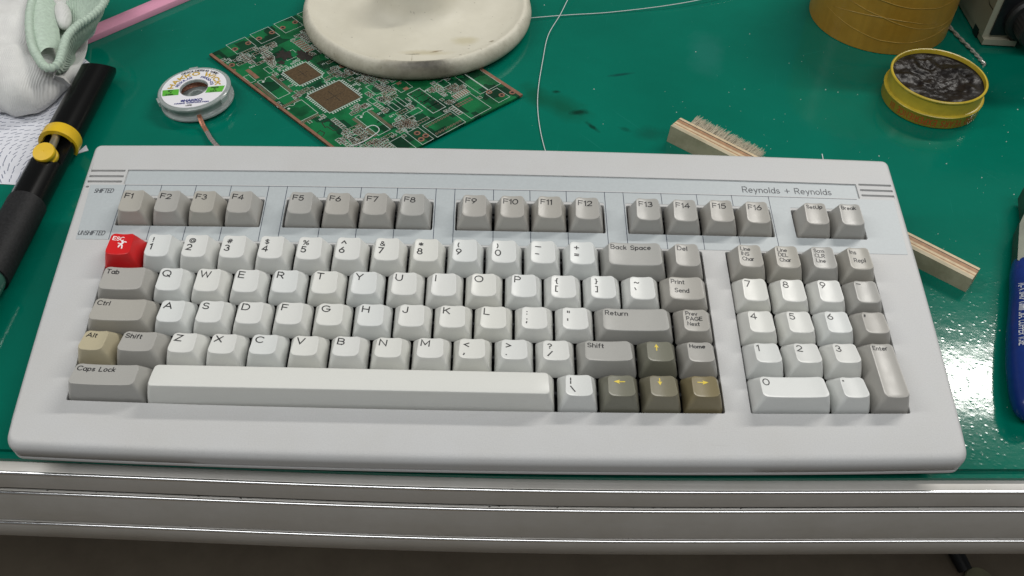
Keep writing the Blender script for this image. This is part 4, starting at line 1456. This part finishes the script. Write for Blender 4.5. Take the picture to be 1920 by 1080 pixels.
# ------------------------------------------------------------------ plywood brush
M['ply_light'] = plain('plywood_light', (0.55, 0.43, 0.27), 0.6, grain=0.12, gscale=300)
M['ply_brown'] = plain('plywood_brown', (0.33, 0.18, 0.09), 0.6, grain=0.2, gscale=300)
m = NT('dirty_plywood_face')
v = m.coord('Object', (25, 200, 25))
nz = m.noise(1, 4, 0.6, v)
v2 = m.coord()
n2 = m.noise(60, 5, 0.7, v2)
r = m.ramp(nz, 'Fac', [(0.3, (0.40, 0.35, 0.24)), (0.7, (0.50, 0.44, 0.31))])
r2 = m.ramp(n2, 'Fac', [(0.35, (0.74, 0.74, 0.70)), (0.6, (1, 1, 1))])
mx = m.mix(1.0, (r, 'Color'), (r2, 'Color'), 'MULTIPLY')
m.base(mx, 2)
m.b.inputs['Roughness'].default_value = 0.6
M['ply_face'] = m.m
bang = atan2(5.8 - 131.7, 452.3 - 301.5)
br = thing('scrub_brush', 'plywood handled scrubbing brush with pale bristles, lying on edge half under the keyboard', 'brush', (301.5, 131.7, 0.1), (0, 0, bang))
LEN = 196.5
lay = [(0.0, 2.4, 'ply_face'), (2.4, 3.5, 'ply_light'), (3.5, 4.3, 'ply_brown'), (4.3, 6.0, 'ply_light'), (6.0, 8.6, 'ply_brown'), (8.6, 9.2, 'soot'), (9.2, 11.0, 'ply_light')]


def hgt(x):
    return 12.8 - 2.6 * x / LEN


for y0, y1, mt in lay:
    b = MB()
    rings = []
    for i in range(25):
        x = LEN * i / 24
        h = hgt(x)
        c = 1.0 - 0.5 * max(0, 1 - x / 5) * (abs(y0 - 4) / 6)
        rings.append([(x + 0.5 * (y0 > 5) * (i == 0), y0, 0), (x, y1, 0), (x + (1.2 if i == 0 else 0), y1, h), (x + (1.0 if i == 0 else 0), y0, h)])
    b.loft(rings).build('ply_layer', M[mt], br, smooth=False)
M['bristle'] = plain('bristle', (0.50, 0.45, 0.34), 0.55, objvar=0)
q = MB()
rb = random.Random(11)
for i in range(11):
    for j in range(3):
        cx, cz = 9.5 + i * 4.5, 2.6 + j * 3.6
        for k in range(105):
            a, rr = rb.uniform(0, 2 * pi), 2.1 * sqrt(rb.random())
            x0, z0 = cx + rr * cos(a), cz + rr * sin(a)
            ln = rb.uniform(8.6, 11.2) - 0.15 * i
            dx, dz = (rr * cos(a)) * .22 + rb.gauss(-.1, .5), (rr * sin(a)) * .25 + rb.gauss(0, .25)
            q.tube([(x0, 10.8, z0), (x0 + dx * .4, 10.8 + ln * .5, z0 + dz * .4), (x0 + dx * 1.3, 10.8 + ln, max(.3, z0 + dz))], [.13, .12, .07], 4, caps=False)
o = q.build('bristles', M['bristle'], br)
o['kind'] = 'stuff'

# ------------------------------------------------------------------ pliers
M['blue_grip'] = plain('blue_grip', (0.006, 0.024, 0.15), 0.26, grain=0.1, gscale=200)
M['dark_steel'] = plain('dark_steel', (0.055, 0.062, 0.045), 0.35, 0.5, grain=0.2, gscale=100)
M['rivet'] = plain('steel_face', (0.36, 0.32, 0.25), 0.35, 0.9)
pl = thing('pliers', 'blue handled wire cutter with white safety print at the right edge of the mat', 'pliers', (0, 0, 0))
hp = [(485.5, 21, 8.0), (482.4, 10, 8.2), (477.6, -8, 8.4), (468.6, -32, 8.6), (461, -54, 8.8), (456.5, -70, 8.8), (453.6, -79, 8.6), (452.4, -83.5, 8.4)]
hr = [4.6, 7.0, 8.6, 9.4, 9.6, 9.2, 7.2, 3.2]
C_ = curve(hp, 5)
rad = [hr[min(int(i / 5), len(hr) - 2)] + (hr[min(int(i / 5), len(hr) - 2) + 1] - hr[min(int(i / 5), len(hr) - 2)]) * (i % 5) / 5 if i < len(C_) - 1 else hr[-1] for i in range(len(C_))]
b = MB()
rings = []
for i, p in enumerate(C_):
    d = (C_[min(i + 1, len(C_) - 1)] - C_[max(i - 1, 0)]).normalized()
    s = d.cross(Vector((0, 0, 1))).normalized()
    rings.append([p + s * rad[i] * cos(t * pi / 12) + Vector((0, 0, 1)) * min(rad[i], 8.8) * -sin(t * pi / 12) for t in range(24)])
h1 = b.loft(rings).build('handle', M['blue_grip'], pl)
dirh = (Vector(hp[5]) - Vector(hp[2]))
Lh = dirh.length
dirh.normalize()
sh = Vector((-dirh.y, dirh.x, 0))           # towards +x, the right-hand side in the picture


def on_grip(x, y):
    i = max(0, min(len(C_) - 2, int((x + 14) / 3.1)))
    best = min(range(len(C_)), key=lambda k: abs((C_[k] - Vector(hp[2])).dot(dirh) - x))
    p = C_[best]
    base_ = Vector(hp[2]) + dirh * x
    off = (p - base_).dot(sh)
    r_ = rad[best]
    yy = max(-.97, min(.97, y / r_))
    q_ = base_ + sh * (off + y)
    return (q_.x, q_.y, p.z + min(r_, 8.8) * sqrt(1 - yy * yy) + .12)


q = MB()
write(q, 'MAX .040" (1mm) DIA. COPPER WIRE', 2.8, 0.40, lambda x, y: on_grip(x - 6, y - 6.0), sx=0.66, gap=0.24)
write(q, 'WEAR SAFETY GLASSES', 3.2, 0.45, lambda x, y: on_grip(x - 8, y - 1.6), sx=0.95, gap=0.22)
q.build('print', plain('pale_print', (0.5, 0.52, 0.55), 0.5), h1)
hp2 = [(520, 24, 8.5), (530, 8, 9), (541, -14, 9.2), (548, -40, 9.4), (550, -62, 9.3), (549, -76, 9)]
MB().tube(curve(hp2, 5), [5 + 5 * min(1, i / 8) - (4 * max(0, i - 21) / 4) for i in range(26)], 20).build('handle', M['blue_grip'], pl)
b = MB().prism([(480.6, 19), (490, 13), (500, 21), (524, 18), (528, 26), (520, 50), (514, 76), (506, 80), (500, 60), (492, 48)], 3.2, 12.5)
b.build('jaws', M['dark_steel'], pl, sharp=30)
MB().box(-2.4, 2.4, -9, 9, 12.4, 12.9, Matrix.Translation((493, 30, 0)) @ Matrix.Rotation(radians(-14), 4, 'Z')).build('spring_plate', M['rivet'], pl, smooth=False)
MB().lathe([(4.5, 12.5), (4.5, 13.4), (3.8, 13.9), (.3, 14)], 24, 507, 40).build('rivet', M['rivet'], pl)

# ------------------------------------------------------------------ solder sucker
M['barrel'] = plain('black_barrel', (0.004, 0.004, 0.004), 0.22, spec=0.3)
M['grip'] = plain('grey_black_grip', (0.013, 0.013, 0.014), 0.6, spec=0.3, grain=0.5, gscale=900, bump=0.5)
M['yellow_plastic'] = plain('yellow_plastic', (0.72, 0.46, 0.015), 0.33, grain=0.06, gscale=100)
M['yellow_inner'] = M['yellow_plastic']
ss = thing('solder_sucker', 'black solder sucker with yellow trigger button lying left of the keyboard', 'solder sucker', (-70.0, 60, 10.5), (0, 0, radians(-1.0)))


def ytube(r0, r1, y0, y1, nm, mt, n_=40, hollow=None, par=None, cutaway=0.0, sharp=40):
    q = MB()
    ring = lambda r_, y, c=0: [(r_ * cos(2 * pi * j / n_), y - c * max(0, sin(2 * pi * j / n_)) ** 1.0, r_ * sin(2 * pi * j / n_)) for j in range(n_)]
    rs = [ring(r0, y0), ring(r0, y0 + .01 * (y1 - y0)), ring(r1, y1 - .01, cutaway), ring(r1, y1, cutaway)]
    if hollow:
        rs += [ring(hollow, y1, cutaway), ring(hollow, y1 - 25)]
    q.loft(rs[::-1]).build(nm, mt, par or ss, sharp=sharp)


ytube(10.3, 10.3, 52, 124, 'barrel', M['barrel'], hollow=9.0, cutaway=10.0)
q = MB()
rs = []
for y in (-12, 22, 22.4, 52.2, 52.4):        # lower barrel, cut away on top where the trigger sits
    lim = 3.0 if 22.1 < y < 52.3 else 20
    rs.append([(10.0 * cos(2 * pi * j / 48), y, min(lim, 10.0 * sin(2 * pi * j / 48))) for j in range(48)])
q.loft(rs[::-1]).build('trigger_barrel', M['barrel'], ss)
ytube(10.6, 10.5, -66, -9, 'grip_sleeve', M['grip'])
ytube(9.4, 9.4, -128, -66, 'clear_barrel', plain('smoky_clear_barrel', (0.05, 0.13, 0.10), 0.15, spec=0.6))
q = MB()
rs = []
for y in (-67.0, -120):
    rs.append([(9.5 * cos(radians(a)), y, 9.5 * sin(radians(a))) for a in range(60, 126, 3)])
q.loft(rs, False, False, closed=False).build('label', plain('printed_sleeve', (0.55, 0.57, 0.68), 0.35), ss)
q = MB()
write(q, 'SOLDER', 3.4, 0.6, lambda x, y: (9.58 * cos(radians(92) + y / 9.5), -71 - x, 9.58 * sin(radians(92) + y / 9.5)), sx=.9)
q.build('print', M['blue_ink'], ss)
q = MB()
q.add([(9.56 * cos(radians(62) + 3 * cos(t * pi / 8) / 10.3), -80 + 3 * sin(t * pi / 8), 9.56 * sin(radians(62) + 3 * cos(t * pi / 8) / 10.3)) for t in range(16)], [tuple(range(16))])
q.build('red_dot', M['red_ink'], ss)
# yellow half cup open towards the viewer, steel pin, button
q = MB()
rs = []
A0, A1 = -40, 200
for r_, y in ((11.5, 43), (11.3, 51.4), (10.8, 52.2), (8.6, 52.2), (8.6, 43.6), (9.1, 43), (11.5, 43)):
    rs.append([(r_ * cos(radians(A0 + (A1 - A0) * i / 30)), y, r_ * sin(radians(A0 + (A1 - A0) * i / 30))) for i in range(31)])
q.loft(rs[::-1], False, False, closed=False)
cup = q.build('trigger_cup', M['yellow_plastic'], ss, sharp=50)
MB().loft([[(r_ * cos(2 * pi * i / 30), y, r_ * sin(2 * pi * i / 30)) for i in range(30)] for r_, y in ((8.7, 52), (8.7, 49.5))]).build('cup_wall', M['yellow_plastic'], cup)
ang = [0.35, 2.1, 4.6]
for a in ang:
    MB().box(3.4, 8.8, 43.6, 49.6, -.8, .8, Matrix.Rotation(a, 4, 'Y')).build('cup_rib', M['yellow_plastic'], cup, smooth=False)
q = MB().tube([(0, 50, 6.0), (1.5, 38, 7.0), (3.0, 27, 8.0)], 2.3, 16)
q.build('pin', plain('dull_pin', (0.45, 0.40, 0.30), 0.35, 0.8), ss)
Rb = Matrix.Translation((2.6, 24.5, 6.0)) @ Matrix.Rotation(radians(18), 4, 'X')
q = MB()
q.loft([[Rb @ Vector((r_ * cos(2 * pi * j / 40), r_ * sin(2 * pi * j / 40), z)) for j in range(40)] for r_, z in ((5.9, 0), (6.2, .5), (6.2, 2.2), (5.6, 2.9), (5.6, 4.0), (6.3, 4.8), (6.4, 6.6), (6.0, 7.3), (.5, 7.4), (.3, 7.2))])
q.build('button', M['yellow_plastic'], ss, sharp=40)

# ------------------------------------------------------------------ paper with printed dashes
M['paper'] = plain('paper', (0.68, 0.69, 0.74), 0.7)
M['dash'] = plain('dash_print', (0.16, 0.18, 0.25), 0.7)
PP = [(-200, 262), (-120, 240), (-76, 196), (-70, 120), (-76, 78), (-103, 79.5), (-200, 118)]
pa = thing('paper_sheet', 'white paper sheet printed with short grey dashes under the solder sucker', 'paper', (0, 0, 0.1))
MB().prism(PP, 0.0, 0.25).build('sheet', M['paper'], pa, smooth=False)
q = MB()
rp = random.Random(5)


def inside(x, y, poly):
    c = False
    for i in range(len(poly)):
        (x1, y1), (x2, y2) = poly[i - 1], poly[i]
        if (y1 > y) != (y2 > y) and x < (x2 - x1) * (y - y1) / (y2 - y1) + x1:
            c = not c
    return c


rowy = 60
while rowy < 235:
    x = -170.0
    while x < -66:
        px_, py_ = x + rp.uniform(-.7, .7), rowy + rp.uniform(-.7, .7)
        a = 1.1 + 2.6 * noise.noise(Vector((px_ * .018, py_ * .018, 3))) + rp.uniform(-.2, .2)
        ln = rp.uniform(1.0, 2.0)
        e1_, e2_ = (px_ - ln * cos(a), py_ - ln * sin(a)), (px_ + ln * cos(a), py_ + ln * sin(a))
        if inside(*e1_, PP) and inside(*e2_, PP):
            q.ribbon([e1_, e2_], .5, lambda x_, y_: (x_, y_, .30))
        x += 4.4
    rowy += 3.7
o = q.build('printed_dashes', M['dash'], pa, smooth=False)
o['kind'] = 'stuff'
o = MB().prism([(-63.6, 107.6), (-56.8, 111.6), (-59.8, 116.6)], 0.1, 0.35)
tag(o.build('paper_scrap', M['paper'], None, smooth=False), 'tiny triangular scrap of printed paper beside the yellow trigger', 'paper scrap')

# ------------------------------------------------------------------ pink plastic bar
M['pink'] = plain('pink_plastic', (0.66, 0.30, 0.42), 0.35, grain=0.03, gscale=40)
pd = Vector((0.69, 0.72, 0)).normalized()
pb = MB()
b0, nn = Vector((-110, 206.5, 0)), Vector((-pd.y, pd.x, 0))
prof = [(0, .2), (0, 4.2), (.5, 4.8), (11.8, 4.8), (12.4, 4.2), (12.4, .2)]
pb.loft([[b0 + pd * t + nn * u + Vector((0, 0, z)) for u, z in prof[::-1]] for t in (0, 170)])
tag(pb.build('plastic_bar', M['pink'], None, sharp=60), 'pink plastic bar lying on the mat behind the white glove', 'bar')

# ------------------------------------------------------------------ knitted glove
m = NT('white_knit')
v = m.coord()
w1 = m.n('ShaderNodeTexWave')
w1.inputs['Scale'].default_value = 260
w1.inputs['Distortion'].default_value = 6
w1.inputs['Detail'].default_value = 2
w1.inputs['Detail Scale'].default_value = 0.25
m.l(v[0], v[1], w1, 'Vector')
nz = m.noise(35, 4, 0.6, v)
r = m.ramp(nz, 'Fac', [(0.3, (0.60, 0.60, 0.585)), (0.7, (0.73, 0.73, 0.71))])
m.base(r, 'Color')
m.b.inputs['Roughness'].default_value = 0.85
m.b.inputs['Specular IOR Level'].default_value = 0.1
bp = m.bump(w1, 'Fac', 0.30, 0.0006)
m.bump(nz, 'Fac', 0.3, 0.004, bp)
M['knit'] = m.m
M['cuff'] = plain('green_rib', (0.47, 0.57, 0.48), 0.85, grain=0.12, gscale=500, bump=0.3, spec=0.1)
gl = thing('glove', 'crumpled white knitted work glove with a pale green ribbed cuff', 'glove', (0, 0, 0.2))
CT = [(-84.5, 198), (-86.5, 213), (-90, 228), (-94, 246), (-104, 268), (-130, 290), (-165, 296), (-195, 270), (-196, 225), (-165, 176), (-138, 150), (-120, 140.5), (-110, 137.5), (-99, 140), (-91.5, 148), (-87, 162), (-84.5, 181)]
P_ = [Vector((x, y, 0)) for x, y in CT]
loop = []
for i in range(len(P_)):
    p0, p1, p2, p3 = P_[i - 1], P_[i], P_[(i + 1) % len(P_)], P_[(i + 2) % len(P_)]
    for k in range(8):
        t = k / 8
        loop.append(0.5 * ((2 * p1) + (p2 - p0) * t + (2 * p0 - 5 * p1 + 4 * p2 - p3) * t * t + (3 * p1 - p0 - 3 * p2 + p3) * t ** 3))
cen = Vector((-122, 214, 0))
rings = []
for s, z in ((0.72, 0.2), (0.9, 0.8), (0.97, 4), (1.0, 9), (0.985, 14), (0.94, 19), (0.86, 23.5), (0.76, 26.5), (0.64, 28.5), (0.50, 29.5), (0.36, 29.5), (0.22, 29), (0.08, 28.5)):
    ring = []
    for p in loop:
        qv = cen + (p - cen) * s
        nv = noise.noise(Vector((qv.x * .035, qv.y * .035, z * .03)))
        n2_ = noise.noise(Vector((qv.x * .09 + 7, qv.y * .05, z * .05)))
        dz = (5.0 * nv + 3.0 * n2_) * min(1, z / 14)
        fold = 3.5 * max(0, sin((qv.x * .55 + qv.y * .8) * .16 + 2.5 * nv)) ** 2 * min(1, z / 12)
        zz = max(.1, z + dz - fold)
        dip = math.exp(-(((qv.x + 93) / 17) ** 2 + ((qv.y - 212) / 36) ** 2) ** 2)
        zz = zz * (1 - dip) + min(zz, 4) * dip
        ring.append((qv.x + 1.5 * nv, qv.y + 1.5 * n2_, zz))
    rings.append(ring)
body = MB().loft(rings).build('knit_body', M['knit'], gl, sharp=180)
RIM = [(-119.5, 236, 33), (-118, 222, 32.5), (-113.2, 203, 32), (-103.8, 178.6, 31), (-94.9, 164.2, 30), (-88.3, 156.4, 29), (-83.6, 156.0, 29), (-81.2, 160.6, 29.5), (-82, 170.5, 30.5), (-83, 184.3, 32), (-80, 196.7, 33),
       (-74.1, 205.8, 34), (-69.5, 217.6, 35), (-70.5, 232, 36), (-80, 250, 37), (-100, 258, 36), (-114, 250, 34)]
P_ = [Vector(p) for p in RIM]
rim = []
for i in range(len(P_)):
    p0, p1, p2, p3 = P_[i - 1], P_[i], P_[(i + 1) % len(P_)], P_[(i + 2) % len(P_)]
    for k in range(24):
        t = k / 24
        rim.append(0.5 * ((2 * p1) + (p2 - p0) * t + (2 * p0 - 5 * p1 + 4 * p2 - p3) * t * t + (3 * p1 - p0 - 3 * p2 + p3) * t ** 3))
NR = len(rim)
rc = sum(rim, Vector()) / NR
rings = [[] for _ in range(12)]
ds, acc = [0], 0
for i in range(1, NR):
    acc += (rim[i] - rim[i - 1]).length
    ds.append(acc)
for i, p in enumerate(rim):
    t = (rim[(i + 1) % NR] - rim[i - 1]).normalized()
    up = Vector((0, 0, 1))
    s = t.cross(up).normalized()
    r_ = 2.5 + 0.42 * cos(2 * pi * ds[i] / 2.7)
    for k in range(8):
        a = -0.5 + pi * k / 7 * 1.15
        rings[k].append(p + s * (r_ * cos(a)) + up * (r_ * sin(a)))
    inn = Vector((-92, 205, 0))
    rb_ = 0.38 * cos(2 * pi * ds[i] / 2.7)
    for k, (q_, dz) in enumerate(((0.12, -8), (0.36, -15), (0.66, -21), (0.95, -26))):
        c = p.lerp(Vector((inn.x, inn.y, p.z)), q_)
        rings[8 + k].append(c + Vector((0, 0, dz + rb_ * (1 - q_) * 3)))
n_ = NR
b = MB().loft(rings[::1], False, False)
cf = b.build('cuff', M['cuff'], gl, sharp=180)
rings = []
for ou, dz in ((1.2, 0.2), (0.2, -2.5), (-3.5, -7), (-8, -13), (-12, -22)):
    ring = []
    for i, p in enumerate(rim):
        tt = (rim[(i + 6) % NR] - rim[i - 6]).normalized()
        o_ = Vector((tt.y, -tt.x, 0)).normalized()
        if (p + o_ - rc).length < (p - o_ - rc).length:
            o_ = -o_
        wob = noise.noise(Vector((p.x * .08, p.y * .08, dz * .1)))
        ring.append(p + o_ * (ou + 1.2 * wob) + Vector((0, 0, dz)))
    rings.append(ring)
MB().loft(rings, False, False).build('cuff_base', M['knit'], gl, sharp=180)
# the folded-in flap of the cuff and the finger tip seen inside it
fl_a = curve([(-120, 230, 31.5), (-111, 196, 30.5), (-97, 169, 28.5)], 14)
fl_b = curve([(-109.5, 236, 27), (-100.7, 210, 26), (-90.5, 183, 24)], 14)
rings = []
for k in range(9):
    t = k / 8
    hgt_ = 3.2 * sin(pi * min(1, t * 1.05)) + 1.2 * t
    rings.append([a_.lerp(b_, t) + Vector((0, 0, hgt_ + 0.14 * cos(i * 1.9))) for i, (a_, b_) in enumerate(zip(fl_a, fl_b))])
rings.append([b_ + Vector((1.5, -.5, -5)) for b_ in fl_b])
MB().loft(rings, False, False, closed=False).build('cuff_flap', M['cuff'], cf, sharp=180)
q = MB()
rs = []
for i in range(9):
    a = radians(-85 + 170 * i / 8)
    rs.append([Vector((-102, 226, 22)) + Matrix.Rotation(radians(20), 3, 'Z') @ Vector((5.8 * cos(a) * cos(t * pi / 10), 15 * sin(a), 6.5 * cos(a) * sin(t * pi / 10))) for t in range(20)])
q.loft(rs).build('tucked_finger', M['knit'], gl, sharp=180)

# ------------------------------------------------------------------ dust on the mat, furniture foot below
q = MB()
rd = random.Random(21)
for i in range(150):
    zone = rd.random()
    x, y = (rd.uniform(300, 560), rd.uniform(80, 250)) if zone < .55 else ((rd.uniform(414, 470), rd.uniform(-100, 60)) if zone < .75 else (rd.uniform(-60, 560), rd.uniform(75, 300)))
    s = rd.choice((.14, .18, .22, .28, .45))
    pts = [(x + s * rd.uniform(.5, 1.3) * cos(a), y + s * rd.uniform(.5, 1.3) * sin(a)) for a in (0, 1.2, 2.6, 3.9, 5.1)]
    q.loft([[(px_, py_, .01) for px_, py_ in pts], [(x + (px_ - x) * .5, y + (py_ - y) * .5, s * .8) for px_, py_ in pts]])
tag(q.build('dust', plain('dust_fleck', (0.62, 0.66, 0.62), 0.7), None, smooth=False), 'pale dust flecks scattered over the green mat', kind='stuff')
cf_ = thing('chair_foot', 'beige topped foot of a chair on the dark floor under the bench', 'chair foot', (833, 226, -800))
MB().lathe([(17, 0), (19, 1), (19, 7), (17.5, 8.5), (.5, 9)], 40).build('pad', plain('beige_pad', (0.25, 0.235, 0.14), 0.6, grain=.1, gscale=40), cf_)
MB().tube([(-14, 14, 6), (-30, 60, 18), (-60, 140, 40), (-120, 300, 90)], [9, 11, 12, 12], 12).build('leg', plain('dark_leg', (0.008, 0.008, 0.009), 0.5), cf_)
